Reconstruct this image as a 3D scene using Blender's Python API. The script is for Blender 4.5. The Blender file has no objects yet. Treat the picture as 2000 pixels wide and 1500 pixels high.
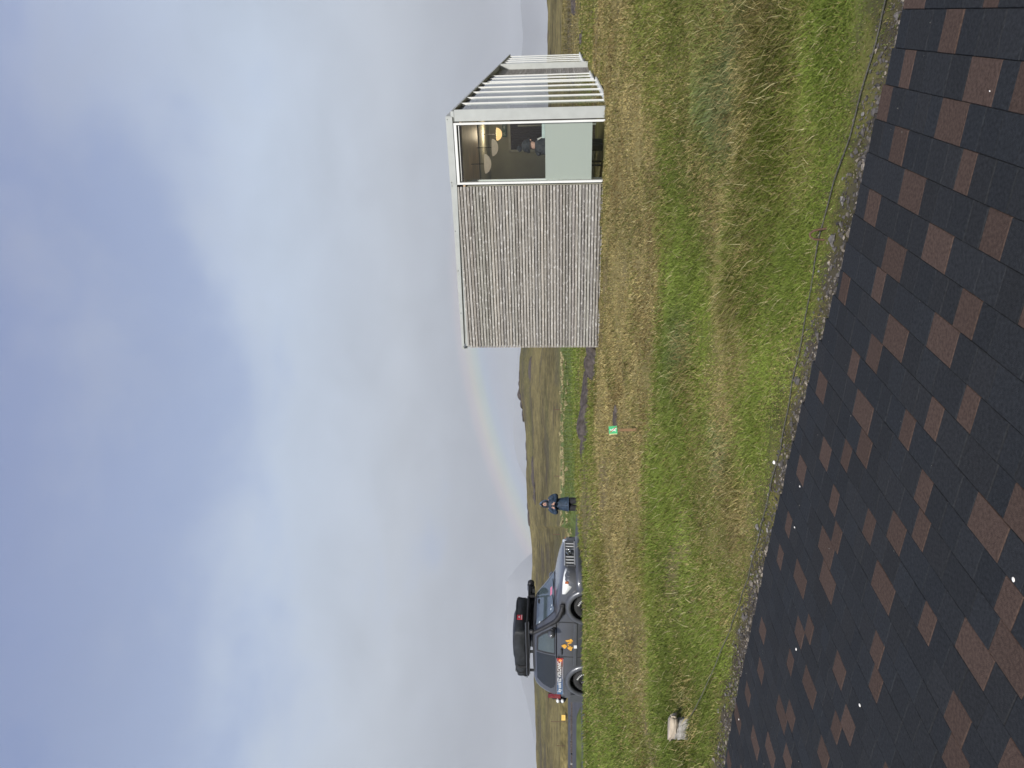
import bpy, bmesh, math, random
import numpy as np
from mathutils import Vector, Matrix, Quaternion

S = bpy.context.scene
C = S.collection
rad = math.radians
random.seed(7)
RNG = np.random.default_rng(11)

# ------------------------------------------------------------------ camera
F, HOR, EYE = 1387.0, 1094.0, 1.6          # focal length in photo pixels, horizon column, eye height
PITCH = math.atan((HOR - 1000) / F)
cp, sp = math.cos(PITCH), math.sin(PITCH)
cam_d = bpy.data.cameras.new("camera")
cam = bpy.data.objects.new("camera", cam_d); C.objects.link(cam)
cam_d.sensor_fit = 'HORIZONTAL'; cam_d.sensor_width = 36.0
cam_d.lens = 36.0 * F / 2000.0
cam_d.clip_start, cam_d.clip_end = 0.05, 60000
_f, _U, _R = Vector((0, cp, sp)), Vector((0, -sp, cp)), Vector((1, 0, 0))
_m = Matrix((-_U, _R, -_f)).transposed().to_4x4()      # the phone was held upright, the picture is stored turned
_m.translation = Vector((0, 0, EYE))
cam.matrix_world = _m
S.camera = cam
S.render.resolution_x, S.render.resolution_y = 1024, 768

# ------------------------------------------------------------------ exposure
S.view_settings.view_transform = 'Standard'
S.view_settings.look = 'None'
S.view_settings.gamma = 1.0
S.view_settings.exposure = 0.95
S.cycles.max_bounces = 8
S.cycles.transparent_max_bounces = 24
S.cycles.use_denoising = True; S.cycles.denoiser = 'OPENIMAGEDENOISE'; S.cycles.denoising_prefilter = 'ACCURATE'
S.cycles.volume_step_rate = 4.0
S.cycles.caustics_refractive = False; S.cycles.caustics_reflective = False
S.cycles.sample_clamp_indirect = 4.0

# ------------------------------------------------------------------ sun
SUN_EL, SUN_AZ = 33.75, 189.5              # opposite the centre of the rainbow
az, el = rad(SUN_AZ), rad(SUN_EL)
to_sun = Vector((math.sin(az) * math.cos(el), math.cos(az) * math.cos(el), math.sin(el)))
sun_d = bpy.data.lights.new("sun", 'SUN'); sun_d.energy = 3.0; sun_d.angle = rad(6)
sun_d.color = (1.0, 0.955, 0.89)
sun = bpy.data.objects.new("sun", sun_d); C.objects.link(sun)
sun.rotation_euler = to_sun.to_track_quat('Z', 'Y').to_euler()

# ------------------------------------------------------------------ sky
W = bpy.data.worlds.new("World"); S.world = W; W.use_nodes = True
nt = W.node_tree; N, L = nt.nodes, nt.links
bg = N["Background"]; bg.inputs[1].default_value = 0.1
sky = N.new("ShaderNodeTexSky"); sky.sky_type = 'NISHITA'; sky.sun_disc = False
sky.sun_elevation = el; sky.sun_rotation = az; sky.altitude = 100; sky.air_density = 1.0; sky.dust_density = 0.6
tc = N.new("ShaderNodeTexCoord")
sep = N.new("ShaderNodeSeparateXYZ"); L.new(tc.outputs["Generated"], sep.inputs[0])
def wmath(op, a, b=None, c=None):
    n = N.new("ShaderNodeMath"); n.operation = op
    for i, v in enumerate((a, b, c)):
        if v is None: continue
        if isinstance(v, (int, float)): n.inputs[i].default_value = v
        else: L.new(v, n.inputs[i])
    return n.outputs[0]
def wramp(v, stops, mode='LINEAR'):
    n = N.new("ShaderNodeValToRGB"); n.color_ramp.interpolation = mode
    e = n.color_ramp.elements
    while len(e) < len(stops): e.new(0.5)
    for k, (p, c) in zip(e, stops): k.position = p; k.color = (*c, 1)
    L.new(v, n.inputs[0]); return n.outputs[0]
zz = wmath('MAXIMUM', sep.outputs[2], 0.0)
den = wmath('ADD', zz, 0.30)
u_ = wmath('DIVIDE', sep.outputs[0], den); v_ = wmath('DIVIDE', sep.outputs[1], den)
comb = N.new("ShaderNodeCombineXYZ"); L.new(u_, comb.inputs[0]); L.new(v_, comb.inputs[1])
comb.inputs[2].default_value = 3.1
def wnoise(scale, detail, rough, dist, off=0.0):
    mp = N.new("ShaderNodeMapping"); L.new(comb.outputs[0], mp.inputs[0]); mp.inputs[1].default_value = (off, off * .7, off)
    n = N.new("ShaderNodeTexNoise"); L.new(mp.outputs[0], n.inputs["Vector"])
    n.inputs["Scale"].default_value = scale; n.inputs["Detail"].default_value = detail
    n.inputs["Roughness"].default_value = rough; n.inputs["Distortion"].default_value = dist
    return n.outputs[0]
n_big = wnoise(1.15, 6, 0.52, 0.35, 1.3)
n_small = wnoise(3.6, 8, 0.58, 0.35, 5.7)
n_mix = wmath('ADD', wmath('MULTIPLY', n_big, 0.62), wmath('MULTIPLY', n_small, 0.38))
bias = wmath('SUBTRACT', wmath('ADD', wmath('MULTIPLY', zz, 0.72), wmath('MULTIPLY', sep.outputs[0], -0.21)), 0.40)
blue_f = wmath('ADD', n_mix, bias)
gap = wramp(blue_f, [(0.34, (0, 0, 0)), (0.52, (.45, .45, .45)), (0.76, (.88, .88, .88))], 'EASE')
# everything below is in units that the background strength of 0.1 multiplies
cloud = wramp(zz, [(0.0, (.245, .262, .288)), (0.10, (.30, .325, .365)), (0.22, (.435, .478, .542)), (0.38, (.455, .532, .655)), (0.65, (.295, .345, .51))])
grey = wramp(n_small, [(0.30, (.93, .925, .92)), (0.62, (1.04, 1.04, 1.04))])
def wmix(kind, fac, a, b):
    n = N.new("ShaderNodeMix"); n.data_type = 'RGBA'; n.blend_type = kind
    if isinstance(fac, (int, float)): n.inputs[0].default_value = fac
    else: L.new(fac, n.inputs[0])
    for s_, v in ((6, a), (7, b)):
        if isinstance(v, tuple): n.inputs[s_].default_value = (*v, 1)
        else: L.new(v, n.inputs[s_])
    n.clamp_result = False
    return n.outputs[2]
cloud = wmix('MULTIPLY', 1.0, cloud, grey)
SKY_GAIN = 6.0
cloud = wmix('MULTIPLY', 1.0, cloud, (SKY_GAIN,) * 3)
blue = wmix('MULTIPLY', 1.0, sky.outputs[0], (0.66, 0.66, 0.76))
blue = wmix('MIX', 0.7, blue, (0.135 * SKY_GAIN, 0.195 * SKY_GAIN, 0.405 * SKY_GAIN))
skyc = wmix('MIX', gap, cloud, blue)
# the rainbow: a 41.6 degree ring round the point opposite the sun
anti = -to_sun
dotn = N.new("ShaderNodeVectorMath"); dotn.operation = 'DOT_PRODUCT'
nrm = N.new("ShaderNodeVectorMath"); nrm.operation = 'NORMALIZE'; L.new(tc.outputs["Generated"], nrm.inputs[0])
L.new(nrm.outputs[0], dotn.inputs[0]); dotn.inputs[1].default_value = anti
angd = wmath('MULTIPLY', wmath('ARCCOSINE', dotn.outputs["Value"]), 180 / math.pi)
pos = wmath('DIVIDE', wmath('SUBTRACT', angd, 39.0), 4.6)
k = SKY_GAIN * 1.6
bow = wramp(pos, [(0.0, (.012 * k, .012 * k, .012 * k)), (0.22, (.010 * k, .018 * k, .045 * k)), (0.36, (.00 * k, .035 * k, .075 * k)), (0.48, (.05 * k, .085 * k, .02 * k)),
                  (0.58, (.115 * k, .085 * k, 0)), (0.68, (.085 * k, .035 * k, .015 * k)), (0.82, (0, 0, 0))], 'EASE')
lowfade = wramp(zz, [(0.0, (1, 1, 1)), (0.10, (.75, .75, .75)), (0.16, (.45, .45, .45)), (0.30, (0, 0, 0))])
bow = wmix('MULTIPLY', 1.0, bow, lowfade)
shaft = wramp(wmath('ADD', wmath('MULTIPLY', sep.outputs[0], 0.5), 0.5), [(0.0, (1, 1, 1)), (0.56, (1, 1, 1)), (0.68, (0, 0, 0))], 'EASE')   # the shower only hangs to the left
bow = wmix('MULTIPLY', 1.0, bow, shaft)
skyc = wmix('ADD', 1.0, skyc, bow)
L.new(skyc, bg.inputs[0])

# ------------------------------------------------------------------ small helpers
def smooth(a, b, x):
    t = np.clip((np.asarray(x, float) - a) / (b - a), 0, 1); return t * t * (3 - 2 * t)
_tab = np.random.default_rng(5).random((256, 256))
def vn(x, y, sc=1.0, seed=0):
    x = np.asarray(x, float) * sc + seed * 17.31; y = np.asarray(y, float) * sc + seed * 9.77
    xi, yi = np.floor(x).astype(int), np.floor(y).astype(int)
    fx, fy = x - xi, y - yi
    fx, fy = fx * fx * (3 - 2 * fx), fy * fy * (3 - 2 * fy)
    a, b = _tab[xi & 255, yi & 255], _tab[(xi + 1) & 255, yi & 255]
    c, d = _tab[xi & 255, (yi + 1) & 255], _tab[(xi + 1) & 255, (yi + 1) & 255]
    return (a * (1 - fx) + b * fx) * (1 - fy) + (c * (1 - fx) + d * fx) * fy - 0.5
def fbm(x, y, sc=1.0, oct=4, seed=0):
    r, a = 0, 1.0
    for o in range(oct):
        r = r + a * vn(x, y, sc * 2 ** o, seed + o * 3); a *= 0.5
    return r
def ray(px, py):
    u, v = 750 - py, px - 1000
    return np.array([u, F * cp + v * sp, F * sp - v * cp])
def at(px, py, Y):
    d = ray(px, py); t = Y / d[1]; return np.array([d[0] * t, Y, EYE + d[2] * t])

class MB:
    """collects shapes and links them as ONE mesh object"""
    def __init__(s): s.v, s.f, s.mi, s.sm, s.col = [], [], [], [], []
    def add(s, vs, fs, mat=0, smooth=False, M=None, col=None):
        o = len(s.v)
        for p in vs:
            p = Vector(p); s.v.append(tuple(M @ p) if M is not None else tuple(p))
        for f in fs:
            s.f.append([o + i for i in f]); s.mi.append(mat); s.sm.append(smooth); s.col.append(col)
        return s
    def box(s, c, d, mat=0, M=None, bev=0.0, col=None, rot=None):
        bm = bmesh.new(); bmesh.ops.create_cube(bm, size=1)
        bmesh.ops.scale(bm, vec=d, verts=bm.verts)
        if bev: bmesh.ops.bevel(bm, geom=bm.edges[:], offset=bev, segments=1, affect='EDGES')
        T = Matrix.Translation(c)
        if rot is not None: T = T @ rot.to_4x4()
        if M is not None: T = M @ T
        bm.verts.index_update()
        s.add([v.co.copy() for v in bm.verts], [[v.index for v in f.verts] for f in bm.faces], mat, False, T, col)
        bm.free(); return s
    def tube(s, pts, r, n=8, mat=0, M=None, cap=True, sm=True):
        pts = [Vector(p) for p in pts]; rs = r if isinstance(r, (list, tuple)) else [r] * len(pts)
        vs, fs = [], []; up = None
        for i, p in enumerate(pts):
            t = (pts[min(i + 1, len(pts) - 1)] - pts[max(i - 1, 0)]).normalized()
            if up is None: up = t.orthogonal().normalized()
            up = (up - t * up.dot(t)).normalized(); w = t.cross(up)
            for k in range(n):
                a = 2 * math.pi * k / n
                vs.append(p + (up * math.cos(a) + w * math.sin(a)) * rs[i])
        for i in range(len(pts) - 1):
            for k in range(n):
                fs.append([i * n + k, i * n + (k + 1) % n, (i + 1) * n + (k + 1) % n, (i + 1) * n + k])
        s.add(vs, fs, mat, sm, M)
        if cap:
            s.add(vs[:n], [list(range(n))[::-1]], mat, False, M); s.add(vs[-n:], [list(range(n))], mat, False, M)
        return s
    def lathe(s, prof, n=24, mat=0, M=None, sm=True):
        vs, fs = [], []
        for r, z in prof:
            for k in range(n):
                a = 2 * math.pi * k / n; vs.append((r * math.cos(a), r * math.sin(a), z))
        for i in range(len(prof) - 1):
            for k in range(n):
                fs.append([i * n + k, i * n + (k + 1) % n, (i + 1) * n + (k + 1) % n, (i + 1) * n + k])
        return s.add(vs, fs, mat, sm, M)
    def loft(s, rings, mat=0, closed=True, caps=True, sm=True, M=None):
        n = len(rings[0]); vs = [p for r in rings for p in r]; fs = []
        for i in range(len(rings) - 1):
            for k in range(n if closed else n - 1):
                fs.append([i * n + k, i * n + (k + 1) % n, (i + 1) * n + (k + 1) % n, (i + 1) * n + k])
        if caps:
            fs.append(list(range(n))[::-1]); fs.append([(len(rings) - 1) * n + k for k in range(n)])
        return s.add(vs, fs, mat, sm, M)
    def prism(s, poly, z0, z1, mat=0, M=None, sm=False):
        n = len(poly)
        vs = [(x, y, z0) for x, y in poly] + [(x, y, z1) for x, y in poly]
        fs = [list(range(n))[::-1], [n + k for k in range(n)]] + [[k, (k + 1) % n, n + (k + 1) % n, n + k] for k in range(n)]
        return s.add(vs, fs, mat, sm, M)
    def blob(s, c, r, sub=2, amp=0.25, fr=2.0, seed=0, mat=0, M=None, sm=False, flat=None):
        bm = bmesh.new(); bmesh.ops.create_icosphere(bm, subdivisions=sub, radius=1)
        rr = np.random.default_rng(seed); k = rr.normal(size=(9, 3)) * fr; ph = rr.random(9) * 6.3
        vs = []
        for v in bm.verts:
            d = np.array(v.co); e = sum(math.sin(float(k[i] @ d) + ph[i]) for i in range(9)) / 9 * 2
            p = d * (1 + amp * e)
            p = p * np.array(r)
            if flat is not None: p[2] = max(p[2], flat)
            vs.append(p + np.array(c))
        bm.verts.index_update()
        s.add(vs, [[v.index for v in f.verts] for f in bm.faces], mat, sm, M); bm.free(); return s
    def build(s, name, mats, parent=None, loc=None, rotz=0.0, fix=False):
        me = bpy.data.meshes.new(name); me.from_pydata(s.v, [], s.f)
        for m in (mats if isinstance(mats, (list, tuple)) else [mats]): me.materials.append(m)
        me.polygons.foreach_set("material_index", s.mi); me.polygons.foreach_set("use_smooth", s.sm)
        if any(c is not None for c in s.col):
            a = me.color_attributes.new("Col", 'FLOAT_COLOR', 'CORNER'); arr = []
            for f, c in zip(s.f, s.col): arr += list((*(c or (1, 1, 1)), 1)) * len(f)
            a.data.foreach_set("color", arr)
        me.update()
        if fix:
            bm = bmesh.new(); bm.from_mesh(me)
            bmesh.ops.remove_doubles(bm, verts=bm.verts, dist=1e-5)
            bmesh.ops.recalc_face_normals(bm, faces=bm.faces); bm.to_mesh(me); bm.free()
        o = bpy.data.objects.new(name, me); C.objects.link(o)
        if parent is not None: o.parent = parent
        if loc is not None: o.location = loc
        o.rotation_euler = (0, 0, rotz)
        return o
def tag(o, label=None, cat=None, group=None, kind=None):
    if label: o["label"] = label
    if cat: o["category"] = cat
    if group: o["group"] = group
    if kind: o["kind"] = kind
    return o
def empty(name, loc, rotz=0.0):
    o = bpy.data.objects.new(name, None); C.objects.link(o); o.location = loc; o.rotation_euler = (0, 0, rotz)
    o.empty_display_size = 0.2; return o

# ------------------------------------------------------------------ materials
def mat(name, col, rough=0.6, metal=0.0, var=0.12, scale=8.0, bump=0.0, bscale=40.0, spec=0.5, attr=False, stretch=None, trans=0.0, coat=0.0, emit=None):
    m = bpy.data.materials.new(name); m.use_nodes = True
    t = m.node_tree; n, l = t.nodes, t.links; b = n["Principled BSDF"]
    b.inputs["Roughness"].default_value = rough; b.inputs["Metallic"].default_value = metal
    b.inputs["Specular IOR Level"].default_value = spec
    if coat: b.inputs["Coat Weight"].default_value = coat; b.inputs["Coat Roughness"].default_value = 0.08
    co = n.new("ShaderNodeTexCoord"); mp = n.new("ShaderNodeMapping"); l.new(co.outputs["Object"], mp.inputs[0])
    if stretch: mp.inputs[3].default_value = stretch
    nz = n.new("ShaderNodeTexNoise"); l.new(mp.outputs[0], nz.inputs["Vector"])
    nz.inputs["Scale"].default_value = scale; nz.inputs["Detail"].default_value = 6
    rp = n.new("ShaderNodeValToRGB"); l.new(nz.outputs[0], rp.inputs[0])
    e = rp.color_ramp.elements; e[0].position, e[1].position = 0.3, 0.7
    lo, hi = 1 - var, 1 + var
    if attr:
        at_ = n.new("ShaderNodeAttribute"); at_.attribute_name = "Col"
        e[0].color, e[1].color = (lo, lo, lo, 1), (hi, hi, hi, 1)
        mx = n.new("ShaderNodeMix"); mx.data_type = 'RGBA'; mx.blend_type = 'MULTIPLY'; mx.inputs[0].default_value = 1
        l.new(at_.outputs["Color"], mx.inputs[6]); l.new(rp.outputs[0], mx.inputs[7]); out = mx.outputs[2]
    else:
        e[0].color = (*[min(1, c * lo) for c in col], 1); e[1].color = (*[min(1, c * hi) for c in col], 1); out = rp.outputs[0]
    l.new(out, b.inputs["Base Color"])
    if bump:
        n2 = n.new("ShaderNodeTexNoise"); l.new(mp.outputs[0], n2.inputs["Vector"])
        n2.inputs["Scale"].default_value = bscale; n2.inputs["Detail"].default_value = 5
        bp = n.new("ShaderNodeBump"); bp.inputs["Strength"].default_value = bump; bp.inputs["Distance"].default_value = 0.01
        l.new(n2.outputs[0], bp.inputs["Height"]); l.new(bp.outputs[0], b.inputs["Normal"])
    if trans:
        tr = n.new("ShaderNodeBsdfTranslucent"); l.new(out, tr.inputs[0])
        ms = n.new("ShaderNodeMixShader"); ms.inputs[0].default_value = trans
        l.new(b.outputs[0], ms.inputs[1]); l.new(tr.outputs[0], ms.inputs[2])
        l.new(ms.outputs[0], n["Material Output"].inputs[0])
    if emit:
        b.inputs["Emission Color"].default_value = (*emit[0], 1); b.inputs["Emission Strength"].default_value = emit[1]
    return m
def glass(name, tint=(0.92, 0.95, 0.94), refl=1.5, rough=0.0, fmax=1.0):
    """thin pane: clear where looked through, mirror at grazing angles"""
    m = bpy.data.materials.new(name); m.use_nodes = True
    t = m.node_tree; n, l = t.nodes, t.links; n.remove(n["Principled BSDF"])
    fr = n.new("ShaderNodeFresnel"); ge = n.new("ShaderNodeNewGeometry"); mr = n.new("ShaderNodeMapRange")
    mr.inputs[3].default_value = refl; mr.inputs[4].default_value = 1 / refl
    l.new(ge.outputs["Backfacing"], mr.inputs[0]); l.new(mr.outputs[0], fr.inputs[0])      # same pane from either side
    tr = n.new("ShaderNodeBsdfTransparent"); tr.inputs[0].default_value = (*tint, 1)
    gl = n.new("ShaderNodeBsdfGlossy"); gl.inputs["Roughness"].default_value = rough; gl.inputs[0].default_value = (fmax, fmax, fmax, 1)
    ms = n.new("ShaderNodeMixShader"); l.new(fr.outputs[0], ms.inputs[0]); l.new(tr.outputs[0], ms.inputs[1]); l.new(gl.outputs[0], ms.inputs[2])
    l.new(ms.outputs[0], n["Material Output"].inputs[0]); return m
M = {}
M['grass'] = mat('grass_blades', (0.1, 0.15, 0.04), 0.75, var=0.12, scale=0.7, spec=0.2, attr=True, trans=0.2)
M['ground'] = mat('turf_soil', (0.1, 0.1, 0.05), 0.95, var=0.42, scale=1.6, bump=0.9, bscale=7, spec=0.1, attr=True)
M['paver'] = mat('charcoal_paver', (0.034, 0.037, 0.044), 0.92, var=0.30, scale=70, bump=0.6, bscale=260, spec=0.12, attr=True)
M['joint'] = mat('joint_sand', (0.036, 0.034, 0.032), 0.95, var=0.4, scale=30, bump=0.4, spec=0.1)
M['gravel'] = mat('dark_gravel', (0.12, 0.115, 0.11), 0.9, var=0.3, scale=60, bump=0.5, bscale=120, spec=0.2, attr=True)
M['asphalt'] = mat('asphalt', (0.062, 0.064, 0.072), 0.9, var=0.16, scale=3, bump=0.3, bscale=60, spec=0.2, stretch=(1, .15, 1))
M['board'] = mat('weathered_board', (0.3, 0.28, 0.26), 0.85, var=0.30, scale=9, bump=0.35, bscale=60, spec=0.2, attr=True, stretch=(.35, 6, 9))
_t = M['board'].node_tree; _b = _t.nodes["Principled BSDF"]; _src = _b.inputs["Base Color"].links[0].from_socket
_c = _t.nodes.new("ShaderNodeTexCoord"); _mp = _t.nodes.new("ShaderNodeMapping"); _mp.inputs[3].default_value = (9, 1, 24); _t.links.new(_c.outputs["Object"], _mp.inputs[0])
_n = _t.nodes.new("ShaderNodeTexNoise"); _n.inputs["Scale"].default_value = 1.3; _n.inputs["Detail"].default_value = 4; _n.inputs["Distortion"].default_value = .8; _t.links.new(_mp.outputs[0], _n.inputs["Vector"])
_r = _t.nodes.new("ShaderNodeValToRGB"); _r.color_ramp.elements[0].position = .555; _r.color_ramp.elements[1].position = .66; _r.color_ramp.elements[1].color = (.75, .75, .75, 1); _t.links.new(_n.outputs[0], _r.inputs[0])
_x = _t.nodes.new("ShaderNodeMix"); _x.data_type = 'RGBA'; _t.links.new(_r.outputs[0], _x.inputs[0]); _t.links.new(_src, _x.inputs[6]); _x.inputs[7].default_value = (.56, .55, .53, 1); _t.links.new(_x.outputs[2], _b.inputs["Base Color"])
M['white'] = mat('white_aluminium', (0.68, 0.69, 0.68), 0.4, var=0.03, scale=5)
M['zinc'] = mat('grey_metal_sheet', (0.40, 0.42, 0.41), 0.5, metal=0.15, var=0.07, scale=5, bump=0.05, bscale=20)
M['dark'] = mat('dark_cavity', (0.016, 0.016, 0.018), 0.8, var=0.2)
M['lava'] = mat('lava_rock', (0.07, 0.06, 0.056), 0.95, var=0.5, scale=9, bump=1.0, bscale=22, spec=0.15)
M['stone'] = mat('grey_stone', (0.26, 0.25, 0.23), 0.9, var=0.35, scale=28, bump=0.8, bscale=60, spec=0.2)
M['palewood'] = mat('bleached_wood', (0.37, 0.32, 0.255), 0.9, var=0.42, scale=16, bump=0.9, bscale=40, spec=0.15, stretch=(.25, 3, 3))
M['rope'] = mat('dark_rope', (0.085, 0.082, 0.07), 0.9, var=0.4, scale=90, bump=0.8, bscale=200, spec=0.2)
M['rust'] = mat('rusty_iron', (0.10, 0.055, 0.035), 0.85, var=0.4, scale=60, bump=0.4)
M['pebble'] = mat('white_pebble', (0.75, 0.73, 0.69), 0.8, var=0.12, scale=40)

# ------------------------------------------------------------------ terrain
NX, NY = 0.5506, 0.8348                    # normal of the path's edge
EDGE = np.array([(-7.5, 9.35), (-3.7, 7.05), (-3.1, 6.74), (-2.23, 6.2), (-1.3, 5.62), (-.54, 5.10), (0, 4.72), (.56, 4.24), (1.15, 3.86), (1.6, 3.55), (1.83, 3.40), (4.0, 1.9)])
_et = EDGE @ np.array([-NY, NX]); _eq = EDGE @ np.array([NX, NY])
_o = np.argsort(_et); _et, _eq = _et[_o], _eq[_o]
def qdist(x, y):
    t = -NY * x + NX * y
    return NX * x + NY * y - np.interp(t, _et, _eq)
CTRL = np.array([
    # x, y, z : path margin and near slope
    (4, 2.0, .0), (1.9, 3.6, .02), (0, 4.9, .02), (-2, 6.25, .03), (-3.7, 7.3, .05), (-7.5, 9.7, .1), (6, 2.5, .0),
    (-.66, 10.4, .46), (.2, 7.5, .24), (2.5, 7.5, .33), (-3.2, 9.6, .36), (-6, 11.5, .42), (4.5, 6.5, .34),
    (4.9, 12.4, .79), (3.2, 13.2, .80), (.8, 14.6, .79), (2.3, 11, .62), (6.2, 14.6, .68), (7.4, 17.4, .70), (10, 22, .72), (12.4, 26.6, .78),
    (8, 9, .50), (12, 13, .55), (15, 20, .62), (17, 33, .66), (10, 6, .3), (20, 10, .4), (25, 25, .7), (24, 46, 1.0),
    (-.5, 13, .66), (-.5, 16, .86), (-2.2, 17, 1.02), (-3.1, 18.4, 1.12), (-3.6, 16.4, 1.05), (-4.9, 15.4, .99), (-6.6, 16.0, .925), (-8.6, 16.0, .88), (-13, 15.5, .85), (-20, 15, .8),
    (-10, 12.5, .55), (-16, 11, .4),
    (.5, 20, .86), (2, 24, .80), (-.5, 28, .78), (1.5, 34, .84), (0, 44, .95), (-3, 55, 1.1), (6, 44, .9), (8, 58, 1.2), (12, 40, .8),
    (-2.0, 22, 1.06), (-2.2, 27, .86), (-3, 38, .8), (16, 56, 1.5), (-25, 60, .6), (-14, 60, .62), (-12, 40, .55), (-25, 35, .5),
    (0, -4, -.02), (-6, 2, 0), (5, -4, 0), (-12, 6, 0), (-20, -6, 0.2), (15, -8, 0.4), (0, -20, .8), (25, -20, 1.2), (-25, -20, .8), (-30, 10, .4), (40, 0, 1.3), (45, 30, 1.6)])
def _tps(r2): return np.where(r2 > 1e-9, r2 * np.log(r2 + 1e-12), 0)
_n = len(CTRL); _xy = CTRL[:, :2]
_K = _tps(((_xy[:, None] - _xy[None]) ** 2).sum(2)) + np.eye(_n) * 0.8
_P = np.c_[np.ones(_n), _xy]
_sol = np.linalg.solve(np.block([[_K, _P], [_P.T, np.zeros((3, 3))]]), np.r_[CTRL[:, 2], 0, 0, 0])
def rbf(x, y):
    x, y = np.asarray(x, float), np.asarray(y, float); s = x.shape; x, y = x.ravel(), y.ravel(); out = np.empty(x.size)
    for a in range(0, x.size, 60000):
        X = np.c_[x[a:a + 60000], y[a:a + 60000]]
        out[a:a + 60000] = _tps(((X[:, None] - _xy[None]) ** 2).sum(2)) @ _sol[:_n] + np.c_[np.ones(len(X)), X] @ _sol[_n:]
    return out.reshape(s)
# skyline of the brown hill, photo rows -> columns
_sky_py = np.array([-500, -200, 0, 100, 250, 400, 560, 640, 672, 700, 735, 760, 800, 870, 930, 1000, 1035, 1060, 1100, 1150, 1330, 1380, 1500, 1800, 2200])
_sky_px = np.array([1066, 1066, 1065, 1065, 1058, 1045, 1036, 1030, 1023, 1019, 1019, 1017, 1022, 1028, 1030, 1034, 1037, 1040, 1041, 1042, 1044, 1048, 1051, 1054, 1056])
_sky_az = np.arctan2(750 - _sky_py, F)[::-1]; _sky_el = ((HOR - _sky_px) / np.hypot(F, 750 - _sky_py))[::-1]
def lot_mask(x, y):
    near = 16.15 + np.clip(-(x + 4.65), 0, 9) * .33 + .3 * vn(x, y, .35, 3) + np.where(x > -4.65, (x + 4.65) * 1.2, 0)
    a = smooth(0, .9, y - near) * smooth(-2.9, -3.8, x + 0.02 * (y - 18))
    right = -3.0 - np.maximum(0, y - 40) * .48 - np.maximum(0, y - 30) * .1
    return a * smooth(right + .2, right - .8, x) * smooth(94, 91, y) * smooth(-60, -55, x)
def lot_z(x, y): return .49 + .0016 * (y - 18) + np.where(x > -6, .02 * np.clip(y - 20, 0, 8), 0)
def height(x, y, detail=True):
    x, y = np.asarray(x, float), np.asarray(y, float)
    r = np.hypot(x, y); a = np.arctan2(x, y)
    z = rbf(np.clip(x, -60, 60), np.clip(y, -60, 80))
    e = np.interp(a, _sky_az, _sky_el)
    back = smooth(0.75, 1.5, np.abs(a))
    e = e * (1 - back) + 0.020 * back
    right = smooth(.28, .42, a)
    r0, r1 = 88 - 50 * right, 235 - 105 * right
    ztop = EYE + e * r1
    zf0 = np.where(a < -.2, .72, 1.5) * (1 - right) + .75 * right
    k = np.clip((r - r0) / (r1 - r0), 0, 1)
    zf = zf0 + (ztop - zf0) * (k ** 0.85 * (0.70 + 0.30 * smooth(0, 1, k)))
    drop = smooth(0, 1, (r - r1) / (r1 * 3.0))
    zf = zf * (1 - drop) + (-25) * drop
    if detail:
        zf = zf + k * (1 - drop) * (fbm(x, y, .045, 5, 2) * 1.3 + 0.35 * np.abs(vn(x, y, .3, 8)))
    w = smooth(42 - 10 * right, 78 - 36 * right, r)
    z = z * (1 - w) + zf * w
    if detail:
        near = 1 - smooth(60, 130, r)
        q = qdist(x, y)
        z = z + near * smooth(.1, 1.2, q) * (.075 * fbm(x, y, .9, 3, 1) + .045 * vn(x, y, 2.6, 6) + .02 * vn(x, y, 6, 9))
    lm = lot_mask(x, y)
    z = z * (1 - lm) + (lot_z(x, y) - .05) * lm
    # small turf island standing in the car park
    isl = smooth(1.0, .55, ((x + 20.2) / 3.4) ** 2 + ((y - 37.5) / 1.6) ** 2)
    z = z + isl * .26
    # path bed
    q = qdist(x, y)
    inn = smooth(.16, .0, q) * smooth(-3.9, -3.6, q)
    z = z * (1 - inn) + (-.045) * inn
    z = np.where((q > 0.0) & (q < .35) & (r < 14), np.minimum(z, .02 + q * .3), z)
    return z
def h1(x, y): return float(height(np.array([x]), np.array([y]))[0])
def gp(px, py, lift=0.0, far=300):
    """where the photo ray first meets the terrain"""
    d = ray(px, py); d = d / np.linalg.norm(d)
    ts = np.geomspace(2, far, 1600); P = np.array([0, 0, EYE]) + ts[:, None] * d
    b = P[:, 2] < height(P[:, 0], P[:, 1]) + lift
    i = int(np.argmax(b)) if b.any() else len(ts) - 1
    return P[i]

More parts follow.
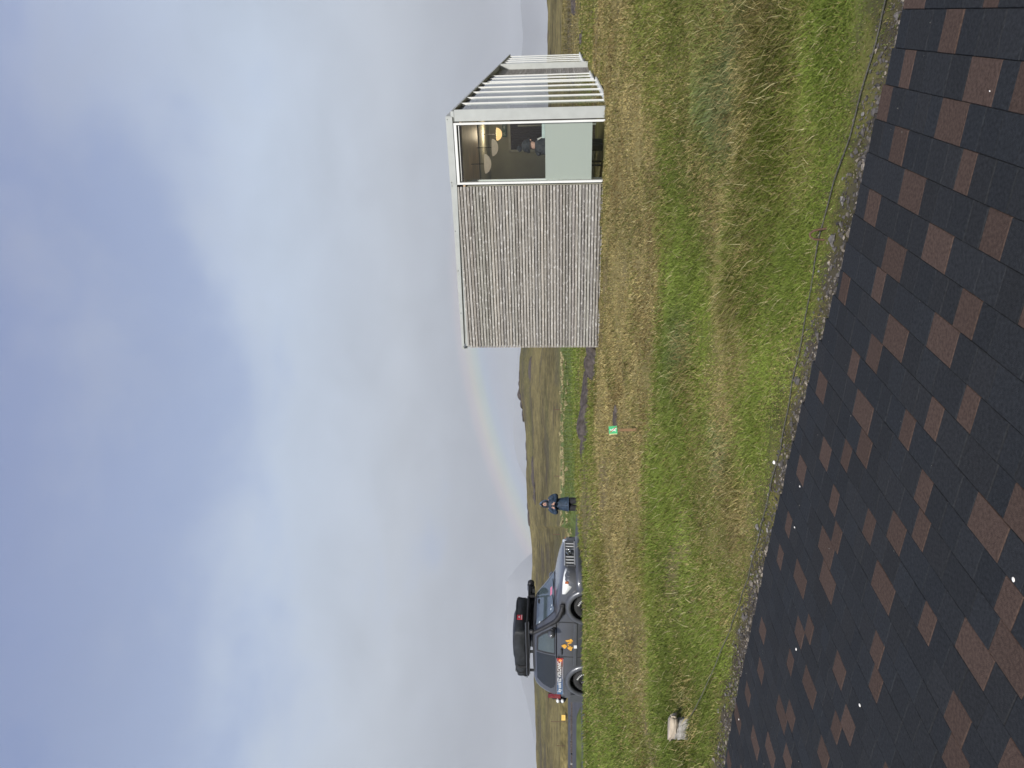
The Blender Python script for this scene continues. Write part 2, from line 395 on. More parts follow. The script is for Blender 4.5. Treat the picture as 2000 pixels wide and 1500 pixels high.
# grass kinds: straw share, green tint, blade height
KIND = {'S': (.90, .135, .140, .040, .070), 'M': (.44, .145, .168, .036, .070), 'G': (.18, .132, .174, .032, .092), 'L': (.10, .178, .236, .042, .058),
        'D': (.26, .100, .124, .020, .15), 'B': (.42, .125, .118, .028, .13), 'T': (.38, .145, .18, .08, .11)}
STRAW = np.array((.345, .285, .125)); RED = np.array((.20, .145, .058))
PATCH = """30:1180S,1250M,1300M,1400M,1470B,1530M,1580L,1640L,1690G;120:1160S,1200S,1260M,1330M,1420T,1480D,1560L,1640L,1690M
220:1190S,1240S,1300M,1370T,1410T,1450B,1500D,1560L,1620L,1660M;300:1200S,1260S,1300G,1350M,1400M,1440D,1490D,1550M,1600L,1640L
360:1200S,1270S,1305G,1345S,1400S,1440D,1480G,1530M,1570L,1620L;440:1200S,1250S,1300M,1320G,1370S,1420G,1470M,1520G,1580L,1610L
520:1190S,1270S,1300G,1325G,1360L,1400S,1430D,1470G,1520L,1580L;580:1200S,1260S,1300G,1330G,1370L,1405B,1440D,1480L,1520G,1560L,1590M
650:1180S,1250S,1280G,1320T,1360L,1400S,1430S,1470L,1520L,1560L;720:1170S,1250S,1290G,1330D,1370M,1400S,1430M,1470G,1520L,1550M
790:1150M,1200S,1250S,1280G,1320G,1370G,1410S,1450G,1500L,1530M;860:1140G,1180S,1240S,1270G,1320G,1360M,1400T,1450G,1490L,1520M
950:1135M,1180S,1230S,1270G,1320G,1370M,1420B,1460S,1480L,1505M;1020:1140M,1190S,1235S,1270G,1320L,1360M,1410S,1450S,1475L,1495M
1080:1150M,1190S,1240B,1280G,1340G,1390M,1430S,1460M;1150:1145G,1170B,1220S,1270M,1330G,1380G,1420G,1455M
1230:1150M,1200S,1240S,1280G,1330G,1380G,1420M,1450M;1320:1150G,1200M,1235S,1270G,1330D,1370G,1420L
1420:1160G,1200G,1240M,1280G,1340D,1390G,1420M;1490:1160G,1220G,1300G,1370G,1410M"""
_cp, _cv = [], []
for row in PATCH.replace("\n", ";").split(";"):
    py, items = row.split(":")
    for it in items.split(","):
        p = gp(float(it[:-1]), float(py), .05, 60)
        _cp.append((math.atan2(p[0], p[1]) * 2.4, math.log(math.hypot(p[0], p[1])) * 3.0)); _cv.append(KIND[it[-1]])
for a_, r_, k_ in [(-.9, 6, 'G'), (-.9, 14, 'M'), (.8, 3, 'L'), (.9, 8, 'M'), (.9, 16, 'S'), (.4, 30, 'M'), (0, 22, 'M'), (-.1, 20, 'M'), (.1, 26, 'M'), (0, 32, 'G'), (-.1, 40, 'G'), (.08, 40, 'G'),
                   (.35, 40, 'S'), (.5, 30, 'M'), (-.2, 24, 'G'), (.45, 22, 'M'), (2.5, 10, 'M'), (-2.5, 10, 'M'), (3, 30, 'S'), (-2, 30, 'S'), (2, 30, 'S')]:
    _cp.append((a_ * 2.4, math.log(r_) * 3.0)); _cv.append(KIND[k_])
_cp, _cv = np.array(_cp), np.array(_cv)
def patch(x, y):
    x, y = np.asarray(x, float), np.asarray(y, float)
    wx, wy = x + .35 * fbm(x, y, .8, 3, 21), y + .5 * fbm(x, y, .7, 3, 25)
    u = np.arctan2(wx, wy) * 2.4; v = np.log(np.hypot(wx, wy) + .1) * 3.0; out = np.empty((x.size, 5))
    for a in range(0, x.size, 40000):
        d = (u[a:a + 40000, None] - _cp[:, 0]) ** 2 + (v[a:a + 40000, None] - _cp[:, 1]) ** 2
        w = 1 / (d + .004) ** 1.8
        out[a:a + 40000] = (w @ _cv) / w.sum(1)[:, None]
    return out
def far_col(x, y):
    r, a = np.hypot(x, y), np.arctan2(x, y)
    right = smooth(.28, .42, a)
    hill = smooth(80 - 48 * right, 92 - 52 * right, r + 2.5 * fbm(x, y, .15, 3, 4))
    n1, n2 = fbm(x, y, .06, 5, 31), fbm(x, y, .5, 4, 37)
    br = np.stack([.128 + 0 * x, .105 + 0 * x, .042 + 0 * x], -1) * (1 + .6 * n1 + .7 * n2 + .35 * vn(x, y, 1.4, 39))[:, None]
    rock = smooth(.20, .42, fbm(x, y, .07, 4, 41) + .45 * vn(x, y, .5, 44) + .12 * smooth(150, 230, r)) * hill
    br = br * (1 - rock[:, None] * .6) + np.array((.055, .045, .038)) * rock[:, None] * .6
    gm = smooth(.05, .3, fbm(x, y, .035, 3, 47)) * .4
    br = br * (1 - gm[:, None]) + np.array((.11, .105, .038)) * gm[:, None]
    gr = np.stack([.090 + 0 * x, .118 + 0 * x, .034 + 0 * x], -1) * (1 + .35 * n2 + .3 * n1)[:, None]
    return hill[:, None] * br + (1 - hill)[:, None] * gr, hill
def ground_col(x, y):
    p = patch(x, y); r = np.hypot(x, y)
    s = np.clip(p[:, 0] + .25 * fbm(x, y, 1.1, 3, 51), 0, 1)[:, None]
    c = STRAW * .50 * s + p[:, 1:4] * .50 * (1 - s)
    soil = smooth(.20, .40, fbm(x, y, .55, 4, 55) + .06 * smooth(9, 20, r))[:, None] * .55
    c = c * (1 - soil) + np.array((.13, .10, .06)) * soil
    fc, hill = far_col(x, y)
    w = smooth(30, 48, r)[:, None]
    c = c * (1 - w) + fc * w
    q = qdist(x, y); g = (smooth(.22, .03, q + .16 * fbm(x, y, 2.2, 3, 58)) * (q > -4))[:, None]
    moss = (smooth(.62, .25, q + .15 * fbm(x, y, 1.5, 3, 59)) * (q > -4))[:, None]
    mc = np.where((fbm(x, y, 9, 3, 60) > .02)[:, None], np.array((.115, .105, .036)), np.array((.065, .055, .034)))
    c = c * (1 - moss * .75) + mc * moss * .75
    return c * (1 - g) + np.array((.048, .041, .034)) * g

def fast_mesh(name, V, F4, cols=None, loop_col=True, smoothf=False):
    me = bpy.data.meshes.new(name); nv, nf, k = len(V), len(F4), F4.shape[1]
    me.vertices.add(nv); me.vertices.foreach_set("co", V.astype(np.float32).ravel())
    me.loops.add(nf * k); me.loops.foreach_set("vertex_index", F4.astype(np.int32).ravel())
    me.polygons.add(nf); me.polygons.foreach_set("loop_start", np.arange(0, nf * k, k, dtype=np.int32))
    me.polygons.foreach_set("use_smooth", np.full(nf, smoothf))
    if cols is not None:
        a = me.color_attributes.new("Col", 'FLOAT_COLOR', 'POINT')
        a.data.foreach_set("color", np.c_[cols, np.ones(nv)].astype(np.float32).ravel())
    me.update(calc_edges=True); me.validate(); return me
# one ground sheet in rings round the viewer, out to the sea's horizon
_az = np.r_[np.arange(-45, 45, .13), np.arange(45, 315, 2.0)]; _az = np.radians(_az)
_rr = np.r_[np.geomspace(.6, 60, 330), np.geomspace(60.8, 320, 130), np.geomspace(330, 6500, 40)]
_A, _Rr = np.meshgrid(_az, _rr); gx, gy = (_Rr * np.sin(_A)).ravel(), (_Rr * np.cos(_A)).ravel()
gz = height(gx, gy); gc = ground_col(gx, gy)
na, nr = len(_az), len(_rr)
idx = np.arange(na * nr).reshape(nr, na); nxt = np.roll(idx, -1, 1)
quads = np.stack([idx[:-1], nxt[:-1], nxt[1:], idx[1:]], -1).reshape(-1, 4)
V = np.c_[gx, gy, gz]; V = np.r_[V, [[0, 0, -.045]]]
me = fast_mesh("ground", V, quads[:, ::-1], np.r_[gc, [[.05, .05, .04]]], smoothf=True)
me.materials.append(M['ground'])
ground = bpy.data.objects.new("ground", me); C.objects.link(ground); tag(ground, "grassy moorland rising from the path to a brown hill", kind='structure')
#NEXT

# ------------------------------------------------------------------ path of charcoal and brown pavers
BROWN = "14:2.98,.11;13:2.71,.15;12:2.55,.11;16:3.295,.11;17:3.34,.22;18:3.23,.22;20:3.61,.22;21:4.065,.11;15:2.66,.22;17:2.62,.11;18:2.55,.11;14:2.32,.11;21:3.38,.11;22:3.49,.15;26:4.125,.15;20:2.895,.15;24:3.55,.11;23:3.155,.22;28:4.015,.15;31:4.2,.15;27:3.46,.22;26:3.355,.15;21:2.665,.15;22:2.79,.11;13:1.955,.22;12:1.785,.22;11:1.94,.11;15:1.95,.15;16:1.88,.15;14:1.655,.11;32:3.825,.22;30:3.515,.22;28:3.26,.15;24:2.83,.15;20:2.245,.11;38:4.365,.15;8:3.86,.11;7:3.455,.11;6:2.64,.15;7:2.725,.22;8:3.115,.22;9:3.325,.15;10:3.54,.11;12:3.89,.15;12:3.2,.15;8:2.48,.11;9:2.685,.11;10:2.865,.11;14:3.65,.15;13:3.4,.11;16:3.955,.15;11:2.615,.11;19:4.025,.11;15:3.425,.11;-1:3.645,.22;-1:3.05,.11;0:3.285,.15;1:3.635,.11;1:2.925,.22;2:3.795,.15;2:3.075,.22;3:3.54,.15;3:2.93,.11;4:3.275,.22;5:3.685,.15;4:2.61,.15;5:2.945,.22;6:3.305,.22;11:3.27,.22;10:2.11,.22;9:2.01,.15;5:2.3,.11;1:2.7,.11;25:2.2,.15;33:3.1,.15;34:4.3,.22;35:3.6,.11;36:4.0,.15;40:4.6,.15"
brown = {}
for it in BROWN.split(";"):
    r_, b_ = it.split(":"); s_, l_ = b_.split(","); brown.setdefault(int(r_), []).append((float(s_), float(l_)))
RA = rad(62.5); RW, PH = .1645, .2
rd, re_ = np.array([math.cos(RA), math.sin(RA)]), np.array([-math.sin(RA), math.cos(RA)])
pv = MB()
prng = random.Random(3)
def paver(row, s0, s1, isb):
    t0, t1 = (row + PH) * RW, (row + PH + 1) * RW
    g = .0013
    a, b, c, d = s0 + g, s1 - g, t0 + g, t1 - g
    if b - a < .012: return
    z = prng.uniform(-.0012, .0012); tilt = prng.uniform(-.001, .001); bv = .0028
    if isb: k = prng.uniform(.88, 1.12); col = (.070 * k, .0475 * k, .0385 * k)
    else: k = prng.uniform(.91, 1.1); w = prng.uniform(-.03, .03); col = (.0235 * k * (1 + w), .0255 * k, .029 * k * (1 - w))
    def P(s, t, zz): p = rd * s + re_ * t; return (p[0], p[1], zz)
    sk = prng.uniform(-.003, .003)
    top = [P(a + bv, c + bv, z - tilt), P(b - bv + sk, c + bv, z + tilt), P(b - bv, d - bv, z + tilt), P(a + bv + sk, d - bv, z - tilt)]
    mid = [P(a, c, z - bv), P(b, c, z - bv), P(b, d, z - bv), P(a, d, z - bv)]
    low = [P(a, c, -.05), P(b, c, -.05), P(b, d, -.05), P(a, d, -.05)]
    fs = [[0, 1, 2, 3]] + [[4 + i, 4 + (i + 1) % 4, (i + 1) % 4, i] for i in range(4)] + [[8 + i, 8 + (i + 1) % 4, 4 + (i + 1) % 4, 4 + i] for i in range(4)]
    pv.add(top + mid + low, fs, 0, False, None, col)
for row in range(-46, 62):
    tm = (row + PH + .5) * RW
    # where this course meets the edge of the path
    ss = np.linspace(-2, 9, 1101); p = rd * ss[:, None] + re_ * tm
    send = float(ss[np.argmax(qdist(p[:, 0], p[:, 1]) > 0)]) + prng.uniform(-.012, .012)
    sbeg = send - 3.5
    cur = sbeg
    bl = sorted(brown.get(row, []))
    if not bl and not (-2 <= row <= 40):
        bl = []; x_ = sbeg + prng.uniform(0, .5)
        while x_ < send - .3:
            bl.append((x_, prng.choice((.11, .15, .22)))); x_ += prng.uniform(.45, .9)
    elif bl:
        x_ = min(b[0] for b in bl) - prng.uniform(.5, .8)
        while x_ > sbeg + .2:
            if x_ < 1.75 - .0 * row: bl.append((x_, prng.choice((.11, .15, .22))))
            x_ -= prng.uniform(.45, .9)
        bl = sorted(bl)
    for s_, l_ in bl + [(send, 0)]:
        s_ = min(s_, send)
        while cur < s_ - .02:
            rest = s_ - cur; ln = prng.choice((.11, .15, .22, .15))
            if rest < .30: ln = rest if rest < .24 else rest / 2
            elif rest - ln < .1: ln = rest / 2
            paver(row, cur, cur + ln, False); cur += ln
        if l_ and s_ < send - .01:
            e_ = min(s_ + l_, send); paver(row, max(cur, s_), e_, True); cur = max(cur, e_)
path = pv.build("path", M['paver'])
tag(path, "path of charcoal and brown concrete pavers", kind='structure')
jb = MB(); b0 = rd * -1.2; pts_ = []
ts = np.linspace(-8, 11, 120)
def edge_pt(t, dq):
    q_ = np.interp(t, _et, _eq) + dq; p = np.array([NX, NY]) * q_ + np.array([-NY, NX]) * t; return p
vs = [];
for t in ts:
    for dq in (-3.6, -.012): p = edge_pt(t, dq); vs.append((p[0], p[1], -.009))
jb.add(vs, [[2 * i, 2 * i + 1, 2 * i + 3, 2 * i + 2] for i in range(len(ts) - 1)])
tag(jb.build("path_bedding", M['joint']), kind='structure')

# ------------------------------------------------------------------ gravel strip along the pavers
def scatter_stones(n, seed, tr, qf, size, cols):
    rg = np.random.default_rng(seed); V, Fc, Cc = [], [], []
    base = np.array([(1, 0, 0), (-1, 0, 0), (0, 1, 0), (0, -1, 0), (0, 0, 1), (0, 0, -1)], float)
    tri = np.array([(0, 2, 4), (2, 1, 4), (1, 3, 4), (3, 0, 4), (2, 0, 5), (1, 2, 5), (3, 1, 5), (0, 3, 5)])
    mids = [(0, 2), (2, 1), (1, 3), (3, 0), (0, 4), (2, 4), (1, 4), (3, 4)]
    bb = np.r_[base, [(base[a] + base[b]) * .62 for a, b in mids]]
    # convex-ish 14 point stone
    fc = [(0, 6, 10), (6, 2, 11), (10, 11, 4), (6, 11, 10), (2, 7, 11), (7, 1, 12), (11, 12, 4), (7, 12, 11), (1, 8, 12), (8, 3, 13), (12, 13, 4), (8, 13, 12), (3, 9, 13), (9, 0, 10), (13, 10, 4), (9, 10, 13),
          (2, 6, 5), (6, 0, 5), (1, 7, 5), (7, 2, 5), (3, 8, 5), (8, 1, 5), (0, 9, 5), (9, 3, 5)]
    fc = np.array(fc)
    t = rg.uniform(*tr, n); q = qf(rg, n)
    q_ = np.interp(t, _et, _eq) + q
    x, y = NX * q_ - NY * t, NY * q_ + NX * t
    z = height(x, y); sz = size(rg, n); cc = cols(rg, n)
    z = np.where(q < 0, .0, z)
    for i in range(n):
        v = bb * (1 + .35 * rg.normal(size=(14, 1)).clip(-1, 1)) * sz[i] * np.array([rg.uniform(.8, 1.3), rg.uniform(.6, 1), rg.uniform(.5, .8)])
        a = rg.uniform(0, 6.28); c_, s_ = math.cos(a), math.sin(a)
        v = np.c_[v[:, 0] * c_ - v[:, 1] * s_, v[:, 0] * s_ + v[:, 1] * c_, v[:, 2]] + (x[i], y[i], z[i] + sz[i] * .25)
        V.append(v); Fc.append(fc + 14 * i); Cc.append(np.repeat(cc[i][None], 14, 0))
    return np.concatenate(V), np.concatenate(Fc), np.concatenate(Cc)
def _cols(rg, n):
    k = rg.uniform(.45, 1.3, n)[:, None]; b = np.where(rg.random((n, 1)) < .25, np.array([[.20, .175, .145]]), np.array([[.085, .078, .074]]))
    return b * k
gv = scatter_stones(7500, 4, (-2.2, 9.0), lambda rg, n: .012 + np.abs(rg.normal(0, .06, n)), lambda rg, n: .0035 + rg.gamma(1.6, .0032, n), _cols)
gv2 = scatter_stones(170, 9, (-2.2, 9.0), lambda rg, n: .03 + np.abs(rg.normal(0, .11, n)), lambda rg, n: .007 + rg.gamma(1.5, .0035, n), lambda rg, n: np.array([[.17, .16, .15]]) * rg.uniform(.4, 1.35, (n, 1)))
gv3 = scatter_stones(130, 12, (-2, 8), lambda rg, n: -np.abs(rg.gamma(1, .5, n)), lambda rg, n: .0012 + rg.gamma(1.3, .0009, n), lambda rg, n: np.array([[.2, .19, .17]]) * rg.uniform(.4, 1.35, (n, 1)))
V = np.r_[gv[0], gv2[0], gv3[0]]; n1, n2 = len(gv[0]), len(gv2[0])
me = fast_mesh("gravel", V, np.r_[gv[1], gv2[1] + n1, gv3[1] + n1 + n2], np.r_[gv[2], gv2[2], gv3[2]]); me.materials.append(M['gravel'])
g_o = bpy.data.objects.new("gravel", me); C.objects.link(g_o); tag(g_o, "dark gravel strip between pavers and grass", "gravel", kind='stuff')

# ------------------------------------------------------------------ building frame (needed to keep grass out of it)
BA = rad(28); BX, BY = 4.9096, 12.6
bfl, bsd = np.array([-math.cos(BA), math.sin(BA)]), np.array([math.sin(BA), math.cos(BA)])
def blocal(x, y):
    dx, dy = np.asarray(x) - BX, np.asarray(y) - BY
    return -(dx * bfl[0] + dy * bfl[1]), dx * bsd[0] + dy * bsd[1]      # local X (to the right), Y (inwards)
def inside_b(x, y, m=0.0):
    X, Y = blocal(x, y); return (X < .02 + m) & (X > -4.72 - m) & (Y > -.02 - m) & (Y < 17.5)

# ------------------------------------------------------------------ grass
NB = 950000
g = np.random.default_rng(21)
def cand(n, far, a0=-.66, a1=.66):
    a = g.uniform(a0, a1, n)
    r = np.exp(g.uniform(math.log(3.2), math.log(far), n)) if far > 50 else 1 / g.uniform(1 / far, 1 / 3.3, n)
    return a, r
a1, r1 = cand(int(NB * .62), 40); a2, r2 = cand(int(NB * .38), 62)
a3, r3 = cand(110000, 40, .66, 1.15); a4, r4 = cand(110000, 40, -1.15, -.66)
a_, r_ = np.r_[a1, a2, a3, a4], np.r_[r1, r2, r3, r4]
# blades stand in small tufts
x, y = r_ * np.sin(a_), r_ * np.cos(a_)
tf = np.maximum(.045, .006 * r_)
cx, cy = np.floor(x / tf) * tf, np.floor(y / tf) * tf
jx = (vn(cx * 91.7, cy * 73.1, 1, 2) + .5) * tf; jy = (vn(cx * 57.3, cy * 99.1, 1, 4) + .5) * tf
pull = g.uniform(.0, .75, x.size); x = x * (1 - pull) + (cx + jx) * pull; y = y * (1 - pull) + (cy + jy) * pull
q = qdist(x, y)
edge_n = .16 * fbm(x, y, 2.0, 3, 58) + .05
keep = (q > .035) & (g.random(x.size) < smooth(-.02, .26, q - edge_n) + .04) & ~inside_b(x, y) & (lot_mask(x, y) < .3)
bare = smooth(.22, .42, fbm(x, y, .55, 4, 55) + .06 * smooth(9, 20, np.hypot(x, y)))
keep &= g.random(x.size) > bare * .55
x, y = x[keep], y[keep]
_t = g.uniform(-2.3, 9.2, 60000); _q = np.abs(g.normal(.10, .22, 60000)); _q = _q[(_q > .03)][:52000]; _t = _t[:len(_q)]
_qq = np.interp(_t, _et, _eq) + _q; mx_, my_ = NX * _qq - NY * _t, NY * _qq + NX * _t
_k = fbm(mx_, my_, 2.6, 3, 97) + .9 * _q > .02; mx_, my_ = mx_[_k], my_[_k]; n_main = len(x)
x, y = np.r_[x, mx_], np.r_[y, my_]; r = np.hypot(x, y)
z = height(x, y); P5 = patch(x + g.normal(0, .014, x.size) * r, y + g.normal(0, .022, x.size) * r)
thatch = np.clip(P5[:, 0] + .45 * fbm(x, y, 1.3, 3, 51), 0.02, .97)
is_straw = g.random(x.size) < thatch
n = x.size
col = P5[:, 1:4] * g.uniform(.72, 1.4, (n, 1)) * (1 + .5 * fbm(x, y, .8, 3, 61))[:, None]
st = STRAW * g.uniform(.60, 1.35, (n, 1)) * (1 + .45 * fbm(x, y, 1.7, 3, 63))[:, None]
redk = (g.random(n) < .12 + .4 * smooth(.1, .4, fbm(x, y, .9, 3, 65)))[:, None]
st = np.where(redk, RED * g.uniform(.5, 1.3, (n, 1)), st)
pale = (g.random(n) < .014)[:, None]
col = np.where(is_straw[:, None], st, col); col = np.where(pale, np.array([[.40, .36, .19]]) * g.uniform(.7, 1.2, (n, 1)), col)
fc, hill = far_col(x, y); w = (smooth(34, 50, r) * .75)[:, None]; col = col * (1 - w) + fc * 1.2 * w * g.uniform(.7, 1.3, (n, 1))
hgt = .80 * P5[:, 4] * g.uniform(.45, 1.3, n) * (1 + .8 * fbm(x, y, 1.2, 3, 67)).clip(.35, 2)
qk = qdist(x, y); ek = .16 * fbm(x, y, 2.0, 3, 58) + .05
hgt = np.where(qk < .55, hgt * (.35 + 1.1 * (qk - ek * .6).clip(0, .6)), hgt)
crp = np.arange(n) >= n_main
hgt[crp] = g.uniform(.010, .028, crp.sum()); col[crp] = np.where(g.random((crp.sum(), 1)) < .45, np.array([[.20, .175, .07]]), np.array([[.125, .16, .036]])) * g.uniform(.55, 1.35, (crp.sum(), 1))
hgt = np.where(pale[:, 0], hgt * 1.35, hgt) * (1 + .012 * r)
hgt = np.where(is_straw & (P5[:, 4] < .1), hgt * .8, hgt)
wid = (.00085 * r + .0010) * g.uniform(.7, 1.4, n)
# the wind and the winter have combed it towards the left
la = g.uniform(0, 2 * math.pi, n); lean = hgt * g.uniform(.15, 1.25, n) * np.where(is_straw, 1.35, 1)
lx = np.cos(la) * lean - hgt * .40; ly = np.sin(la) * lean - hgt * .15
fa = np.arctan2(y, x) + math.pi / 2 + g.normal(0, .7, n)
wx, wy = np.cos(fa) * wid / 2, np.sin(fa) * wid / 2
B = np.c_[x, y, z - .012]
def pt(f, k): 
    return B + np.c_[lx * f ** 1.7 , ly * f ** 1.7, hgt * (f - .18 * f * f * np.minimum(1.8, lean / hgt))] + np.c_[wx, wy, np.zeros(n)] * k
Vb = np.stack([pt(0, -1), pt(0, 1), pt(.5, .85), pt(.5, -.85), pt(1.0, .12), pt(1.0, -.12)], 1).reshape(-1, 3)
i6 = np.arange(n)[:, None] * 6
Fb = np.stack([i6 + np.array([[0, 1, 2, 3]]), i6 + np.array([[3, 2, 4, 5]])], 1).reshape(-1, 4)
shade = np.array([.80, .80, .98, .98, 1.1, 1.1])
Cb = (col[:, None, :] * 1.0).repeat(6, 1).reshape(-1, 3).clip(0.004, .8)
me = fast_mesh("grass", Vb, Fb, Cb); me.materials.append(M['grass'])
grass = bpy.data.objects.new("grass", me); C.objects.link(grass)
tag(grass, "mixed straw and green grass covering the slope", "grass", kind='stuff')
# pale tussocks standing in a row across the far field
tk = np.random.default_rng(77); Vt, Ft, Ct = [], [], []
for i in range(230):
    py = tk.uniform(690, 1065); px = 1111 + tk.normal(0, 1.6) + 1.5 * math.sin(py * .05)
    Yd = 62 + tk.normal(0, 5); d = ray(px, py); tx, ty = d[0] / d[1] * Yd, Yd
    if vn(tx, ty, .5, 90) < -.02: continue
    tz = h1(tx, ty); hb = tk.uniform(.10, .30)
    for k in range(16):
        a = tk.uniform(0, 6.28); rr_ = tk.uniform(.05, .45); ln = hb * tk.uniform(.6, 1.1); o = len(Vt)
        bx, by = tx + math.cos(a) * .1 * tk.random(), ty + math.sin(a) * .1 * tk.random()
        Vt += [(bx - .03, by, tz), (bx + .03, by, tz), (bx + math.cos(a) * rr_ * .5 + .03, by + math.sin(a) * rr_ * .5, tz + ln * .8), (bx + math.cos(a) * rr_ * .5 - .03, by + math.sin(a) * rr_ * .5, tz + ln * .8)]
        Ft.append((o, o + 1, o + 2, o + 3)); c = np.array([.40, .34, .19]) * tk.uniform(.6, 1.2); Ct += [c] * 4
me = fast_mesh("tussock_grass", np.array(Vt), np.array(Ft), np.array(Ct)); me.materials.append(M['grass'])
tus = bpy.data.objects.new("tussock_grass", me); C.objects.link(tus); tag(tus, "pale straw tussocks in a band across the green field", "grass", kind='stuff')
#NEXT

# ------------------------------------------------------------------ visitor building
bld = empty("pavilion", (BX, BY, 0), -BA)
tag(bld, "low flat-roofed pavilion clad in weathered grey boards with a tall corner window", "building")
Bm = Matrix.Translation((BX, BY, 0)) @ Matrix.Rotation(-BA, 4, 'Z')
def bpt(px, py, Y):
    """local X and height where a photo ray meets the plane Y = const inside the building"""
    d = ray(px, py); ox, oy = blocal(0, 0); dx = -(d[0] * bfl[0] + d[1] * bfl[1]); dy = d[0] * bsd[0] + d[1] * bsd[1]
    t = (Y - oy) / dy; return ox + dx * t, EYE + d[2] * t
M['bglass'] = glass('window_glass', (.84, .88, .86), 1.62)
M['sglass'] = glass('side_glass', (.62, .68, .66), 2.1)
M['ceil'] = mat('plywood_ceiling', (.72, .54, .36), 0.5, var=.3, scale=5, stretch=(.5, 4, 1), bump=.1)
M['inwall'] = mat('plaster_wall', (.36, .36, .29), 0.85, var=.12, scale=2.5, bump=.15, bscale=12)
M['floor'] = mat('dark_floor', (.06, .058, .055), 0.5, var=.2)
M['slat'] = mat('dark_slats', (.05, .036, .028), 0.7, var=.4, scale=14, stretch=(1, 1, 6))
rb = random.Random(5)
b = MB()                                    # horizontal boards with shadow gaps
z = .42; seams = (-1.36, -2.18, -2.98, -3.80, -4.66)
while z < 3.50:
    k = rb.uniform(.78, 1.20); tone = (rb.uniform(.98, 1.03), 1.0, rb.uniform(.95, 1.01))
    top = min(z + .0445, 3.527)
    cuts = [-1.362] + ([rb.choice(seams[1:4])] if rb.random() < .4 else []) + [-4.66 - rb.uniform(0, .008)]
    for x1, x0 in zip(cuts[:-1], cuts[1:]):
        kk = k * rb.uniform(.93, 1.07)
        b.box(((x0 + x1) / 2, -.014 + rb.uniform(-.0015, .0015), (z + top) / 2), (x1 - x0 - .003, .028, top - z), 0, bev=.003, col=(.275 * kk * tone[0], .262 * kk, .245 * kk * tone[2]))
    z += .0602
tag(b.build("wall_cladding", M['board'], bld))
b = MB(); b.box((-3.01, .03, 1.95), (3.28, .02, 3.1)); b.build("wall_lining", M['dark'], bld); b = MB(); b.box((-4.655, 8.5, 1.95), (.03, 16.9, 3.08)); b.build("wall_lining", M['dark'], bld)
b = MB()
z = .42
while z < 3.48:
    k = rb.uniform(.8, 1.15); b.box((-4.687, 8.5, z + .025), (.026, 17.0, .05), 0, bev=.003, col=(.31 * k, .29 * k, .27 * k)); z += .0602
z = .55
while z < 3.48:
    k = rb.uniform(.8, 1.15); b.box((-.186, 9.75, z + .025), (.026, 3.05, .05), 0, bev=.003, col=(.31 * k, .29 * k, .27 * k)); z += .0602
b.build("side_cladding", M['board'], bld)
b = MB(); b.box((-.215, 9.75, 1.95), (.02, 3.05, 3.0)); b.build("recess_wall", M['dark'], bld); b = MB(); b.box((-2.4, 16.2, 1.9), (4.5, .1, 3.1)); b.build("rear_wall", M['zinc'], bld)
b = MB()                                    # roof with its metal edge
b.box((-2.345, 8.45, 3.545), (4.63, 16.9, .034)); b.box((-2.36, 8.42, 3.606), (4.48, 16.85, .084))
b.build("roof", M['zinc'], bld)
b = MB()
b.box((-.71, -.045, 3.588), (1.18, .028, .124), bev=.004)
b.add([(-1.302, -.038, 3.527), (-4.70, -.038, 3.603), (-4.70, -.038, 3.652), (-1.302, -.038, 3.640), (-1.302, .0, 3.527), (-4.70, .0, 3.603), (-4.70, .0, 3.652), (-1.302, .0, 3.640)],
      [[0, 1, 2, 3], [7, 6, 5, 4], [0, 4, 5, 1], [3, 2, 6, 7], [0, 3, 7, 4], [1, 5, 6, 2]])
for x_ in (-.16, -1.27, -1.34, -2.2, -3.0, -3.9, -4.66): b.lathe([(.009, 0), (.009, .004), (0, .006)], 8, 1, Matrix.Translation((x_, -.0595 if x_ > -1.3 else -.0385, 3.62)) @ Matrix.Rotation(rad(90), 4, 'X'))
b.box((-.118, 8.4, 3.604), (.012, 16.8, .104), 0)
b.box((-4.712, 8.4, 3.60), (.014, 16.85, .11), 0)
b.build("fascia", [M['zinc'], M['dark']], bld)
def corner_panel(y0):
    b = MB(); b.box((-.103, y0, 1.96), (.200, .03, 3.07), bev=.004); b.box((-.118, y0 + .01, 3.515), (.176, .05, .03)); return b.build("corner_panel", M['zinc'], bld)
corner_panel(-.012); corner_panel(11.30)
win = MB()                                  # white frame of the big window
win.box((-.2415, -.03, 1.94), (.036, .07, 3.15), bev=.003); win.box((-1.297, -.03, 1.94), (.038, .07, 3.15), bev=.003)
win.box((-.769, -.03, 3.488), (1.018, .07, .052), bev=.003); win.box((-.769, -.03, .60), (1.018, .07, .05))
win.box((-.769, -.004, 3.432), (1.0, .01, .06), 1); 
wo = win.build("window", [M['white'], M['dark']], bld)
bar = MB(); bar.box((-.77, -.018, 3.436), (.985, .012, .022), rot=Matrix.Rotation(rad(.25), 3, 'Y')); bar.build("blind_rail", M['white'], wo)
b = MB(); b.add([(-1.28, .004, .6), (-.258, .004, .6), (-.258, .004, 3.47), (-1.28, .004, 3.47)], [[0, 1, 2, 3]]); b.build("pane", M['bglass'], wo)
m = bpy.data.materials.new("frosted_film"); m.use_nodes = True; t_ = m.node_tree; t_.nodes["Principled BSDF"].inputs["Base Color"].default_value = (.80, .83, .80, 1)
t_.nodes["Principled BSDF"].inputs["Roughness"].default_value = .45
tr = t_.nodes.new("ShaderNodeBsdfTranslucent"); tr.inputs[0].default_value = (.70, .74, .71, 1)
tp = t_.nodes.new("ShaderNodeBsdfRefraction"); tp.inputs["Roughness"].default_value = .7; tp.inputs["IOR"].default_value = 1.02; tp.inputs[0].default_value = (.8, .86, .83, 1)
